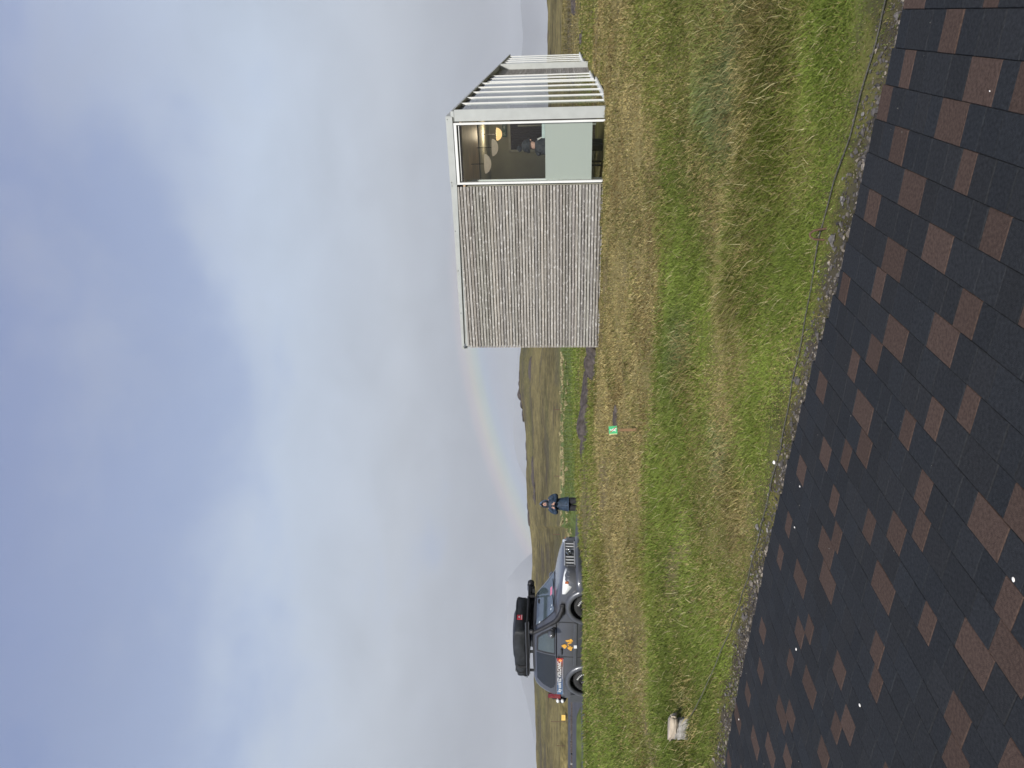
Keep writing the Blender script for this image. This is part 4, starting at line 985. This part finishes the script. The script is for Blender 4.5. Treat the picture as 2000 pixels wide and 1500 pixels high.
for (x_, y_, t_) in ((1.66, .918, .70), (1.82, .91, .725), (1.97, .84, .735), (2.09, .66, .74), (2.135, .4, .74), (2.145, 0, .74), (2.135, -.4, .74), (2.09, -.66, .74), (1.97, -.84, .735), (1.82, -.91, .725), (1.66, -.918, .70)):
    n_ = Vector((1, y_ * .4, 0)).normalized() if abs(y_) < .7 else Vector((.35, math.copysign(1, y_), 0)).normalized()
    bp_.append([(x_ - n_.x * .10, y_ - n_.y * .10, t_ + .01), (x_, y_, t_), (x_ + n_.x * .035, y_ + n_.y * .035, t_ - .07), (x_ + n_.x * .02, y_ + n_.y * .02, .52), (x_ - n_.x * .02, y_ - n_.y * .02, .42), (x_ - n_.x * .12, y_ - n_.y * .12, .42)])
b = MB(); b.loft(bp_, 0, True, True, True); b.build("front_bumper", M['paint'], car)
b = MB(); b.box((2.10, 0, .745), (.03, 1.05, .012)); b.build("bumper_gap", M['dark'], car); b = MB(); b.box((2.15, 0, .60), (.02, .9, .10)); b.build("lower_grille", M['dark'], car)
# sides: flares, moulding, doors, handles, mirrors
for sg in (-1, 1):
    for x_ in (1.23, -1.23):
        b = MB(); rg_ = []
        for k_ in range(15):
            a = rad(-18 + 216 * k_ / 14); ca, sa = math.cos(a), math.sin(a); z_of = .42
            rg_.append([(x_ + ca * rr_, sg * yy, z_of + sa * rr_) for rr_, yy in ((.440, .85), (.440, .935), (.470, .957), (.535, .945), (.585, .900), (.565, .86))])
        b.loft(rg_, 0, True, True, True); b.build("wheel_arch", M['flare'], car)
    b = MB(); b.box((.02, sg * .918, .735), (1.42, .035, .085), bev=.012); b.build("side_moulding", M['flare'], car)
    b = MB(); b.box((.02, sg * .905, .42), (1.5, .06, .10), bev=.02); b.build("sill", M['plastic'], car)
    b = MB(); b.box((-.02, sg * .93, .735), (.10, .022, .075)); b.build("moulding_sticker", mat('white_tab', (.6, .62, .63), .5), car)
    b = MB()
    for x_ in (.74, -.40): b.box((x_, sg * .9095, .83), (.010, .006, .76))
    b.box((.17, sg * .9085, .47), (1.14, .006, .010)); b.build("door_gap", M['dark'], car)
    b = MB(); b.box((-.22, sg * .915, 1.075), (.20, .02, .05), 1, bev=.008); b.box((-.22, sg * .935, 1.08), (.19, .018, .026), 0, bev=.008); b.build("door_handle", [M['paint'], M['dark']], car)
    b = MB(); b.blob((.50, sg * 1.04, 1.315), (.09, .13, .10), 2, .05, 1.2, 2, 0, None, True); b.box((.52, sg * .92, 1.255), (.08, .12, .05), 1, bev=.01); b.build("wing_mirror", [M['flare'], M['plastic']], car)
    wl = empty("wheel", (1.23, sg * .80, .385)); wl.parent = car
    for i_, x_ in enumerate((1.23, -1.23)):
        if i_: wl = empty("wheel", (x_, sg * .80, .385)); wl.parent = car
        R90 = Matrix.Rotation(rad(90) * -sg, 4, 'X') @ Matrix.Identity(4)
        b = MB(); b.lathe([(.235, -.115), (.33, -.13), (.372, -.115), (.385, -.08), (.385, .08), (.372, .105), (.33, .125), (.25, .115), (.225, .09)], 40, 0, R90)
        for k_ in range(30): a = 2 * math.pi * k_ / 30; b.box((.383 * math.cos(a), 0, .383 * math.sin(a)), (.022, .19, .030), 0, rot=Matrix.Rotation(-a, 3, 'Y'))
        ty = b.build("tyre", M['tyre'], wl)
        b = MB(); b.lathe([(.232, -.10), (.232, .06), (.215, .075), (.19, .05), (.08, .055), (.07, .085), (0, .09)], 32, 0, R90)
        for k_ in range(6):
            a = 2 * math.pi * k_ / 6; b.box((.145 * math.cos(a), -0.068 * -sg * -1 if False else sg * .068, .145 * math.sin(a)), (.14, .03, .045), 0, bev=.006, rot=Matrix.Rotation(-a, 3, 'Y'))
        b.build("rim", M['rim'], wl)
        for a0, a1 in ((20, 75), (200, 255)):
            b = MB()
            for k_ in range(7):
                a = rad(a0 + (a1 - a0) * k_ / 6); b.box((.295 * math.cos(a), sg * .127, .295 * math.sin(a)), (.04, .006, .020), 0, rot=Matrix.Rotation(-a, 3, 'Y'))
            b.build("tyre_lettering", M['white'], ty)
# snorkel up the windscreen pillar
b = MB()
pts_ = [(1.30, -.905, 1.05), (1.18, -.93, 1.06), (.98, -.945, 1.12), (.80, -.93, 1.22), (.66, -.90, 1.36), (.50, -.862, 1.52), (.34, -.812, 1.68), (.28, -.79, 1.76)]
b.tube(pts_, [.05, .058, .062, .058, .050, .046, .046, .05], 12, 0); b.box((1.16, -.925, 1.06), (.34, .07, .12), 0, bev=.025)
b.blob((.29, -.785, 1.80), (.075, .06, .085), 2, .06, 1, 3, 0, None, True)
b.build("snorkel", M['plastic'], car)
# rear: bumper, lamps, spare wheel, ladder bag
b = MB(); b.loft([[(-1.74, y_ * .5, .80), (-1.74, y_ * .5, .45), (-1.74, y_ * .5, .45)] for y_ in ()] or [[(-1.70, -.93, .84), (-1.70, -.93, .44), (-1.70, .93, .44), (-1.70, .93, .84)], [(-1.98, -.925, .84), (-1.98, -.925, .44), (-1.98, .925, .44), (-1.98, .925, .84)], [(-2.08, -.84, .83), (-2.08, -.84, .46), (-2.08, .84, .46), (-2.08, .84, .83)], [(-2.12, -.6, .82), (-2.12, -.6, .48), (-2.12, .6, .48), (-2.12, .6, .82)]], 0, True, True, False)
b.build("rear_bumper", M['flare'], car)
for sg in (-1, 1):
    b = MB(); b.loft([[(-1.74, sg * .893, 1.215), (-1.74, sg * .893, 1.10), (-1.74, sg * .86, 1.10), (-1.74, sg * .86, 1.215)], [(-1.90, sg * .875, 1.42), (-1.92, sg * .875, 1.10), (-1.92, sg * .80, 1.10), (-1.88, sg * .78, 1.42)], [(-1.965, sg * .80, 1.40), (-1.975, sg * .80, 1.10), (-1.965, sg * .70, 1.10), (-1.93, sg * .70, 1.40)]], 0, True, True, False)
    b.build("tail_light", mat('red_lens', (.17, .02, .025), .25, coat=.6), car)
b = MB(); b.lathe([(.0, -.11), (.30, -.11), (.355, -.06), (.355, .06), (.30, .11), (0, .12)], 32, 0, Matrix.Translation((-2.07, .15, 1.05)) @ Matrix.Rotation(rad(-90), 4, 'Y')); b.build("spare_wheel", M['plastic'], car)
b = MB(); b.blob((-2.08, -.60, 1.06), (.12, .25, .15), 2, .18, 1.6, 4, 0, None, True); b.box((-2.0, -.72, 1.24), (.12, .16, .16), 0, bev=.02); b.build("rear_bag", M['canvas'], car)
for z_ in (1.165, 1.045):
    b = MB(); b.blob((-1.985, -.885, z_), (.055, .055, .048), 2, .03, 1, 1, 0, None, True); b.build("reversing_lamp", M['lamp'], car)
# stickers: a red-to-blue strip with white words, and the orange figures
dm = bpy.data.materials.new("banner_print"); dm.use_nodes = True; t_ = dm.node_tree
co_ = t_.nodes.new("ShaderNodeTexCoord"); sx_ = t_.nodes.new("ShaderNodeSeparateXYZ"); mr = t_.nodes.new("ShaderNodeMapRange"); cr_ = t_.nodes.new("ShaderNodeValToRGB")
mr.inputs[1].default_value, mr.inputs[2].default_value = -1.72, -.44
t_.links.new(co_.outputs["Object"], sx_.inputs[0]); t_.links.new(sx_.outputs[0], mr.inputs[0]); t_.links.new(mr.outputs[0], cr_.inputs[0]); t_.links.new(cr_.outputs[0], t_.nodes["Principled BSDF"].inputs["Base Color"])
e_ = cr_.color_ramp.elements; e_[0].color = (.06, .12, .22, 1); e_[1].color = (.34, .03, .03, 1)
for p_, c_ in ((.3, (.04, .08, .17, 1)), (.55, (.05, .05, .06, 1)), (.8, (.10, .05, .035, 1))): k_ = e_.new(p_); k_.color = c_
b = MB(); b.box((-1.08, -.909, 1.115), (1.27, .008, .165)); dec = b.build("banner_sticker", dm, car)
b = MB()
for z_ in (1.035, 1.195): b.box((-1.08, -.9145, z_), (1.25, .004, .008))
b.box((-.95, -.9145, 1.058), (.42, .004, .012), 0); b.build("banner_border", mat('pale_line', (.38, .38, .42), .5), dec)
def text(body, size, name, m, loc, rot, parent, shear=0.0, ext=.001, sx=1.0):
    cu = bpy.data.curves.new(name, 'FONT'); cu.body = body; cu.size = size; cu.shear = shear; cu.extrude = ext; cu.align_x = 'CENTER'; cu.align_y = 'CENTER'; cu.offset = .002
    o = bpy.data.objects.new("tmp_text", cu); C.objects.link(o); dg = bpy.context.evaluated_depsgraph_get(); me = bpy.data.meshes.new_from_object(o.evaluated_get(dg)); bpy.data.objects.remove(o)
    me.name = name; me.materials.clear(); me.materials.append(m); t = bpy.data.objects.new(name, me); C.objects.link(t); t.parent = parent; t.location = loc; t.rotation_euler = rot; t.scale = (sx, 1, 1); return t
text("Icy cold EZ VOLCANIC", .125, "banner_lettering", M['white'], (-1.10, -.9155, 1.125), (rad(90), 0, 0), dec, .12, .001, .88)
b = MB(); b.blob((-.52, -.914, 1.10), (.05, .004, .045), 1, .3, 3, 2); b.build("flame", mat('flame_print', (.75, .30, .10), .5), dec)
orange = mat('orange_sticker', (.62, .33, .05), .5, var=.3, scale=25)
b = MB()
def figure(poly):   # zoomed photo crop -> door surface
    P_ = [(.22 - (yy - 370) / 37.5 * .0163 , 1.085 - (xx - 230) / 37.5 * .0136) for xx, yy in poly]
    return P_
figs = [[(235, 925), (340, 850), (480, 800), (560, 840), (640, 960), (560, 1060), (470, 1150), (400, 1090)], [(510, 530), (560, 480), (760, 450), (890, 370), (960, 440), (1050, 545), (960, 600), (820, 640), (640, 640)],
        [(600, 800), (700, 720), (840, 640), (1000, 650), (880, 740), (720, 800)], [(650, 860), (740, 850), (800, 920), (730, 950)], [(640, 1070), (760, 980), (920, 910), (860, 1010), (1040, 990), (960, 1150), (940, 1280), (860, 1290), (740, 1190)]]
for i_, pl in enumerate(figs):
    P_ = figure(pl); b.add([(x_, -.9135, z_) for x_, z_ in P_], [list(range(len(P_)))[::-1]])
b.build("orange_sticker", orange, car)
# roof rack
rk = MB()
for y_ in (-.66, .66): rk.tube([(-1.35, y_, 1.93), (.50, y_, 1.93)], .022, 8)
for x_ in (-1.35, -.9, -.45, 0, .45): rk.box((x_, 0, 1.925), (.05, 1.32, .03), bev=.006)
for x_ in (-1.2, -.55, .15):
    for y_ in (-.62, .62): rk.box((x_, y_, 1.845), (.07, .05, .13), bev=.01)
rko = rk.build("roof_rack", M['plastic'], car)
b = MB(); b.tube([(-1.3, -.69, 1.965), (.5, -.69, 1.965)], .014, 8); b.tube([(-1.3, -.665, 1.89), (.5, -.665, 1.89)], .010, 8); b.build("rack_rail", M['flare'], rko)
# folded roof tent, strapped on
tent = empty("roof_tent", Vector((CX, CY, cz_)) + Matrix.Rotation(-CPHI, 3, 'Z') @ Vector((-.66, 0, 1.955)), -CPHI)
tag(tent, "folded black canvas roof tent with a small red badge strapped on the car", "roof tent")
rg_ = []
for i_, (x_, h_, w_) in enumerate(((-.80, .30, .58), (-.78, .34, .61), (-.60, .365, .63), (-.42, .39, .64), (-.38, .345, .63), (-.34, .41, .645), (-.10, .45, .66), (.15, .47, .66), (.36, .455, .66), (.52, .42, .65), (.66, .40, .64), (.74, .395, .63), (.765, .37, .61))):
    r_ = []
    for k_ in range(28):
        a = 2 * math.pi * k_ / 28; ca, sa = math.cos(a), math.sin(a); e = .30
        y_ = math.copysign(abs(ca) ** e, ca) * w_; z_ = (math.copysign(abs(sa) ** e, sa) + 1) / 2 * h_ * .80
        wob = .024 * math.sin(7 * a + i_ * 2.1) + .016 * math.sin(13 * a + i_)
        r_.append((x_ + .01 * math.sin(5 * a), y_ * (1 + wob), z_ * (1 + wob) + (.015 * math.sin(3 * y_ + i_) if sa > 0 else 0)))
    rg_.append(r_)
b = MB(); b.loft(rg_, 0, True, True, True); tc_ = b.build("tent_cover", M['canvas'], tent)
b = MB(); b.box((0, 0, .012), (1.56, 1.30, .024)); b.build("tent_base", M['plastic'], tent)
for x_ in (-.62, -.42, -.38): 
    b = MB(); b.tube([(x_, -.64, .02), (x_, -.655, .20), (x_ + .01, -.60, .30), (x_ + .01, 0, .325), (x_ + .01, .60, .30), (x_, .65, .02)], .012, 6); b.build("strap", M['dark'], tent)
b = MB(); b.box((.775, -.12, .19), (.014, .15, .14), 0); b.box((.783, -.12, .142), (.004, .15, .012), 1); b.add([(.7835, -.16, .20), (.7835, -.12, .185), (.7835, -.08, .20), (.7835, -.105, .21), (.7835, -.12, .24), (.7835, -.135, .21)], [[0, 1, 2, 3, 4, 5]], 1); b.build("badge", [mat('red_badge', (.42, .03, .05), .55), M['white']], tent)
aw = empty("awning_case", Vector((CX, CY, cz_)) + Matrix.Rotation(-CPHI, 3, 'Z') @ Vector((-.66, .82, 1.835)), -CPHI)
tag(aw, "long black awning case with grey end bracket beside the roof tent", "awning")
b = MB(); b.tube([(-1.15, 0, .05), (1.05, 0, .05)], .085, 14); b.box((-.05, -.03, -.02), (2.0, .12, .06)); b.build("case", M['canvas'], aw)
b = MB(); b.tube([(.86, -.0, .06), (1.02, 0, .06)], .092, 14); b.build("end_bracket", M['flare'], aw)
b = MB(); b.blob((1.10, 0, .05), (.06, .09, .09), 2, .03, 1, 1, 0, None, True); b.build("end_cap", M['plastic'], aw)
#NEXT

# ------------------------------------------------------------------ car park and road beyond
gx_, gy_ = np.meshgrid(np.arange(-58, -2.4, .4), np.arange(15.5, 95, .4)); sh = gx_.shape
lm_ = lot_mask(gx_.ravel(), gy_.ravel()); lz_ = lot_z(gx_.ravel(), gy_.ravel())
lz_ = lz_ + .01 * vn(gx_.ravel(), gy_.ravel(), .4, 70)
ii = np.arange(lm_.size).reshape(sh); qd = np.stack([ii[:-1, :-1], ii[:-1, 1:], ii[1:, 1:], ii[1:, :-1]], -1).reshape(-1, 4)
qd = qd[(lm_[qd] > .55).all(1)]
me = fast_mesh("car_park", np.c_[gx_.ravel(), gy_.ravel(), lz_], qd); me.materials.append(M['asphalt'])
lot = bpy.data.objects.new("car_park", me); C.objects.link(lot); tag(lot, "grey asphalt car park behind the grass bank", kind='structure')
kb = MB(); kr = random.Random(8); x_ = -44.0
while x_ < -13:
    l_ = kr.uniform(.5, 1.6); l_ = l_ if kr.random() < .72 else l_ * .35; kb.box((x_ + l_ / 2, 61 + .1 * math.sin(x_ * .3), .60 + kr.uniform(-.02, .03)), (l_ - .02, .3, .22), 0 if l_ > .5 else 1, bev=.03); x_ += l_ + (kr.uniform(.0, .35) if kr.random() < .4 else 0)
tag(kb.build("kerb", [M['lava'], M['stone']]), "dark stone kerb between the car park and the road", kind='structure')

# ------------------------------------------------------------------ trail sign
p = gp(1240, 839, .03, 40); sg_ = empty("trail_sign", (p[0], p[1], h1(p[0], p[1])), rad(6)); tag(sg_, "small green trail sign with a crossed-out white walker on a leaning wooden stake", "sign")
s_px = math.hypot(p[0], p[1]) / F
top = at(1189, 839, p[1])[2] - h1(p[0], p[1]); SW = 16.2 * p[1] / F
b = MB(); b.add([(-.022, -.012, -.12), (.022, -.012, -.12), (.022, .012, -.12), (-.022, .012, -.12), (-.030, -.012, top - .01), (.006, -.012, top - .01), (.006, .012, top - .01), (-.030, .012, top - .01)], [[0, 1, 5, 4], [1, 2, 6, 5], [2, 3, 7, 6], [3, 0, 4, 7], [4, 5, 6, 7]], 0)
b.build("stake", mat('brown_stake', (.20, .12, .06), .85, var=.3, scale=20, stretch=(6, 6, .6), bump=.3), sg_)
SM = Matrix.Translation((-.012, -.019, top - SW / 2)) @ Matrix.Rotation(rad(-4), 4, 'Y')
b = MB(); b.box((0, 0, 0), (SW, .010, SW), 0, SM, .002); so_ = b.build("sign_plate", mat('green_enamel', (.055, .42, .17), .45, var=.06), sg_)
def spoly(poly, off): return [SM @ Vector((-(yy - 570) / 430 * SW, -.005 - off, -(xx - 1075) / 430 * SW)) for xx, yy in poly]
b = MB()
for pl in ([(905, 520), (905, 570), (955, 575), (970, 540), (950, 505)], [(975, 545), (1040, 500), (1110, 485), (1120, 540), (1090, 600), (1040, 630), (985, 590)], [(1090, 490), (1245, 480), (1255, 520), (1130, 560)], [(1080, 590), (1120, 540), (1230, 610), (1215, 640), (1150, 615)], [(1040, 500), (1100, 470), (1110, 490), (1060, 520)]):
    b.add(spoly(pl, .0012), [list(range(len(pl)))])
b.build("walker_symbol", M['white'], so_)
b = MB(); b.add(spoly([(905, 665), (930, 690), (1255, 425), (1235, 400)], .0022), [[0, 1, 2, 3]]); b.build("red_bar", mat('red_line', (.40, .06, .03), .5), so_)
b = MB(); b.add(spoly([(850, 745), (850, 785), (1260, 785), (1260, 750)], .0016), [[0, 1, 2, 3]]); b.build("pale_edge", mat('pale_edge', (.62, .60, .28), .6), so_)

# ------------------------------------------------------------------ rope barrier
rp_ = [(1744, -40), (1727, 0), (1707, 83), (1673, 207), (1657, 267), (1628, 353), (1608, 420), (1598, 460), (1591.7, 500), (1566.7, 650), (1546.7, 743), (1523, 877), (1514, 908), (1499, 972), (1480, 1049), (1459, 1129), (1440, 1185), (1421, 1239), (1397, 1299)]
RP = []
for px, py in rp_:
    p = gp(px, py, .022, 30); RP.append((p[0], p[1], h1(p[0], p[1]) + .014))
blk = gp(1344, 1421, .0, 30); bd = blk[1] - .02
_b = Vector(at(1346, 1404, bd - .085)); RP.pop()
for px, py, lf in ((1409, 1268, .04), (1397, 1299, .075), (1384, 1328, .10), (1369.6, 1360, .12), (1356, 1386, .135)): RP.append(tuple(gp(px, py, lf, 30)))
RP += [tuple(_b), tuple(at(1347, 1416, bd - .06)), tuple(at(1352, 1430, bd - .05))]
fine = []
for i in range(len(RP) - 1):
    a, c = Vector(RP[i]), Vector(RP[i + 1]); nn = max(2, int((c - a).length / .06))
    for k_ in range(nn):
        v = a.lerp(c, k_ / nn)
        if i < 17:
            v.z = max(v.z, h1(v.x, v.y) + .008) + .003 * math.sin(len(fine) * .9)
        fine.append(v)
fine.append(Vector(RP[-1]))
b = MB(); b.tube(fine, .0042, 7); rope = b.build("rope", M['rope']); tag(rope, "thin dark rope strung along the grass edge beside the paving", "rope")
p = gp(1611, 459, .0, 30); z0 = h1(p[0], p[1]); hk = MB(); k_ = p[1] / F
hp = [(-.030, z0 - .05), (-.028, z0 + .03), (-.026, z0 + .065), (-.012, z0 + .088), (.006, z0 + .092), (.020, z0 + .074), (.026, z0 + .045), (.034, z0 - .02)]
hk.tube([(p[0] + a, p[1] - .012 * i_ * .4, z) for i_, (a, z) in enumerate(hp)], .0065, 8); tag(hk.build("rope_peg", M['rust']), "rusty bent iron peg holding the rope down in the grass", "peg")
# weathered block that ends the rope
def rough_block(dims, seed, lift=0.0, amp=.035):
    bm = bmesh.new(); bmesh.ops.create_cube(bm, size=1); bmesh.ops.scale(bm, vec=dims, verts=bm.verts)
    bmesh.ops.bevel(bm, geom=bm.edges[:], offset=min(dims) * .18, segments=2, affect='EDGES')
    bmesh.ops.subdivide_edges(bm, edges=bm.edges[:], cuts=3, use_grid_fill=True)
    rr = np.random.default_rng(seed)
    for v in bm.verts:
        c = v.co; n_ = fbm(np.array(c.x * 9 + c.z * 5), np.array(c.y * 11 + c.z * 7), 1.0, 4, seed)
        v.co = c * (1 + float(n_) * amp / max(dims) * 6); v.co.z += lift
    b = MB(); bm.verts.index_update(); b.add([v.co.copy() for v in bm.verts], [[v.index for v in f.verts] for f in bm.faces], 0, True); bm.free(); return b
zb_ = h1(blk[0], bd); sc_ = bd / F
stn = rough_block((.22, .13, .17), 4).build("rope_stone", M['stone'], None, (blk[0] + .01, bd, zb_ + .055), rad(8)); tag(stn, "rough grey stone half sunk in the grass under the bleached wood block", "stone")
wb = rough_block((.30, .13, .088), 7, 0, .03).build("wood_block", M['palewood'], None, (blk[0] + .005, bd + .0, zb_ + .172), rad(-3)); tag(wb, "bleached cracked wood block lying on the stone at the rope's end", "block")

# ------------------------------------------------------------------ white flecks on the paving
for px, py, r_, lb in ((1552, 1030, .011, "small white pebble on the dark pavers nearest the gravel"), (1555, 1268, .012, "small white pebble on dark pavers, second from the left edge of the path"), (1679, 1377, .013, "longer white pebble lying alone on dark pavers at the left of the path"), (1979, 1132, .012, "round white pebble on a brown paver corner closest to the viewer"), (1443, 1405, .010, "white pebble on dark pavers close to the wood block"), (1562, 950, .010, "white pebble resting on a brown paver by the gravel edge"), (1933, 178, .005, "tiny white chip on the large brown paver at the right")):
    d = ray(px, py); t = -(EYE - r_ * .3) / d[2]; b = MB(); b.blob((0, 0, 0), (r_ * .8, r_ * .5, r_ * .35), 2, .12, 1.3, int(px)); tag(b.build("pebble", M['pebble'], None, (d[0] * t, d[1] * t, r_ * .3), rad(py % 70)), lb, "pebble", "white pebbles on the paving")
p = gp(1513, 903, .01, 30); b = MB(); b.blob((0, 0, 0), (.014, .012, .010), 2, .15, 1.4, 5); tag(b.build("pebble", M['pebble'], None, (p[0], p[1], h1(p[0], p[1]) + .012)), "white pebble in the grass touching the dark rope", "pebble", "white pebbles on the paving")

# ------------------------------------------------------------------ lava outcrops
def rock(px, py, rx, ry, rz, seed, lb, sink=.25, Y=None, far=300):
    p = gp(px, py, 0, far) if Y is None else at(px, py, Y)
    z = h1(p[0], p[1]); b = MB(); rr = np.random.default_rng(seed)
    for k_ in range(5):
        o_ = rr.normal(0, .34, 2); s_ = rr.uniform(.42, .72)
        b.blob((o_[0] * rx, o_[1] * ry, rz * rr.uniform(-.15, .15)), (rx * s_, ry * s_, rz * s_ * 1.3), 3, .42, 2.6, seed * 7 + k_)
    o = b.build("lava_rock", M['lava'], None, (p[0], p[1], z - rz * sink), rr.uniform(0, .6)); tag(o, lb, "rock", "dark lava rocks on the moor"); return o
rock(1123, 10, .75, .5, .32, 1, "layered dark lava boulder at the right edge beyond the pavilion")
rock(1137, 80, .45, .3, .16, 2, "low black lava ledge in the turf behind the far end of the pavilion")
rock(1160, 712, .48, .4, .30, 3, "broad flat dark lava slab beside the corner of the pavilion")
rock(1147, 785, .95, .5, .26, 4, "flat lava slab in the moor between the pavilion and the sign")
rock(1145, 850, .55, .4, .20, 5, "small dark lava patch in the moor above the sign")
rock(1205, 812, .22, .13, .10, 6, "narrow dark rock strip in the straw just behind the trail sign")
rock(1176, 455, .07, .05, .04, 7, "small pale-topped stone against the foot of the board wall")
rock(1171, 545, .22, .08, .04, 8, "dark stone half buried at the foot of the board wall")
for i_, (py, w_, h_, lb) in enumerate(((735, 4.0, .9, "dark crag on the hill crest nearest the pavilion"), (762, 3.0, 1.15, "highest dark crag on the crest of the brown hill"), (785, 2.6, .8, "dark crag on the crest left of the highest one"), (806, 3.2, .7, "low dark crag on the crest, further down the slope"), (872, 5.0, 1.0, "long dark rock band on the crest above the sign"), (1008, 4.0, .9, "dark rock on the crest above the person in the parka"))):
    a = math.atan2(750 - py, F); r_ = 228; rock(1020, py, w_, 2.5, h_, 20 + i_, lb, .35, r_ * math.cos(a))
for i_, (px, py, w_, h_, lb) in enumerate(((1037, 712, 4.5, .9, "dark outcrop on the slope just under the crest by the pavilion"), (1042, 920, 3.5, .8, "dark hollowed outcrop on the upper slope right of the person"), (1045, 960, 2.4, .6, "small dark outcrop on the slope above and right of the person"))): rock(px, py, w_, 2, h_, 40 + i_, lb, .3)

# ------------------------------------------------------------------ far posts and the yellow notice
for px0, px1, py, lb in ((1094, 1084, 800, "thin fence post at the foot of the hill, nearest the pavilion"), (1094, 1085, 930, "thin fence post at the foot of the hill, midway between pavilion and person"), (1094, 1082, 1044, "thin fence post at the foot of the hill, right above the car's bonnet"), (1105, 1080, 1410, "tall thin post beside the yellow notice"), (1103, 1090, 1457, "short thin post at the far left verge")):
    p = gp(px0, py, 0, 200); k_ = p[1] / F; h_ = (px0 - px1) * k_ + .15; b = MB(); b.add([(-.035, -.035, -.3), (.035, -.035, -.3), (.035, .035, -.3), (-.035, .035, -.3), (-.03, -.03, h_), (.03, -.03, h_), (.03, .03, h_), (-.03, .03, h_)], [[0, 1, 5, 4], [1, 2, 6, 5], [2, 3, 7, 6], [3, 0, 4, 7], [4, 5, 6, 7]])
    tag(b.build("fence_post", M['rust'], None, (p[0], p[1], h1(p[0], p[1])), rad(20)), lb, "post", "thin posts far off")
p = gp(1109, 1402, 0, 200); z = h1(p[0], p[1]); c = at(1100.5, 1402, p[1]); k_ = p[1] / F
ys = empty("notice_board", (p[0], p[1], z)); tag(ys, "small yellow notice board on the verge at the left", "sign")
b = MB(); b.box((0, 0, c[2] - z), (10.5 * k_, .04, 7.5 * k_), bev=.01); pb = b.build("board", mat('yellow_board', (.72, .46, .10), .5, var=.05), ys)
b = MB(); b.box((0, -.024, c[2] - z), (5 * k_, .006, .03)); b.box((0, -.024, c[2] - z + .10), (6.5 * k_, .006, .025)); b.build("print", mat('faint_print', (.50, .32, .09), .6), pb)
for sx in (-3.6, 3.6): b = MB(); b.box((sx * k_, .03, (c[2] - z) / 2 - .1), (.05, .05, c[2] - z + .2)); b.build("leg", M['rust'], ys)

# ------------------------------------------------------------------ far mountains in the mist
M['fell'] = mat('far_fell', (.19, .20, .21), .95, var=.3, scale=.002)  # paler than bare rock: part of the distance haze is put into the colour
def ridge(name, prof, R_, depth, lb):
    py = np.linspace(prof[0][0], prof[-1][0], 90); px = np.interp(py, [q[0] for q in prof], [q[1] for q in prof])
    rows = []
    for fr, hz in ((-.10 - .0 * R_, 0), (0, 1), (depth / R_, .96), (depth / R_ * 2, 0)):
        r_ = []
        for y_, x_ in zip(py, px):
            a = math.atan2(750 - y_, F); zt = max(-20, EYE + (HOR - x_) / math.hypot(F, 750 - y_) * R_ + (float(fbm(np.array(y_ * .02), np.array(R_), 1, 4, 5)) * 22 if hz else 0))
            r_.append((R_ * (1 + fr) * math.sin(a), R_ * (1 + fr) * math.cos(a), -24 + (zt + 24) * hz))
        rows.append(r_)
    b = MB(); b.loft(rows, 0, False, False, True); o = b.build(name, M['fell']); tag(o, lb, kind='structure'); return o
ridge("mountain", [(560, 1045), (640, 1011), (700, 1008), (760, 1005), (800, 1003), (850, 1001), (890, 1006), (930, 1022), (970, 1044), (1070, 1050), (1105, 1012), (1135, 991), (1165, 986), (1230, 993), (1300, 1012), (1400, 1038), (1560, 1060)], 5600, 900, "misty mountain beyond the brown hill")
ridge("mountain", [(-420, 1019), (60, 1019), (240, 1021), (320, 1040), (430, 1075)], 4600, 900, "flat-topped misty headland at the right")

# ------------------------------------------------------------------ moist air
hz = MB(); hz.box((0, 0, 226), (13600, 13600, 520))
hm = bpy.data.materials.new("mist"); hm.use_nodes = True; t_ = hm.node_tree; t_.nodes.remove(t_.nodes["Principled BSDF"])
pvm = t_.nodes.new("ShaderNodeVolumePrincipled"); pvm.inputs["Color"].default_value = (.93, .96, 1, 1); pvm.inputs["Density"].default_value = 1.5e-4; pvm.inputs["Anisotropy"].default_value = 0.0
t_.links.new(pvm.outputs[0], t_.nodes["Material Output"].inputs["Volume"])
tag(hz.build("haze", hm), kind='stuff')
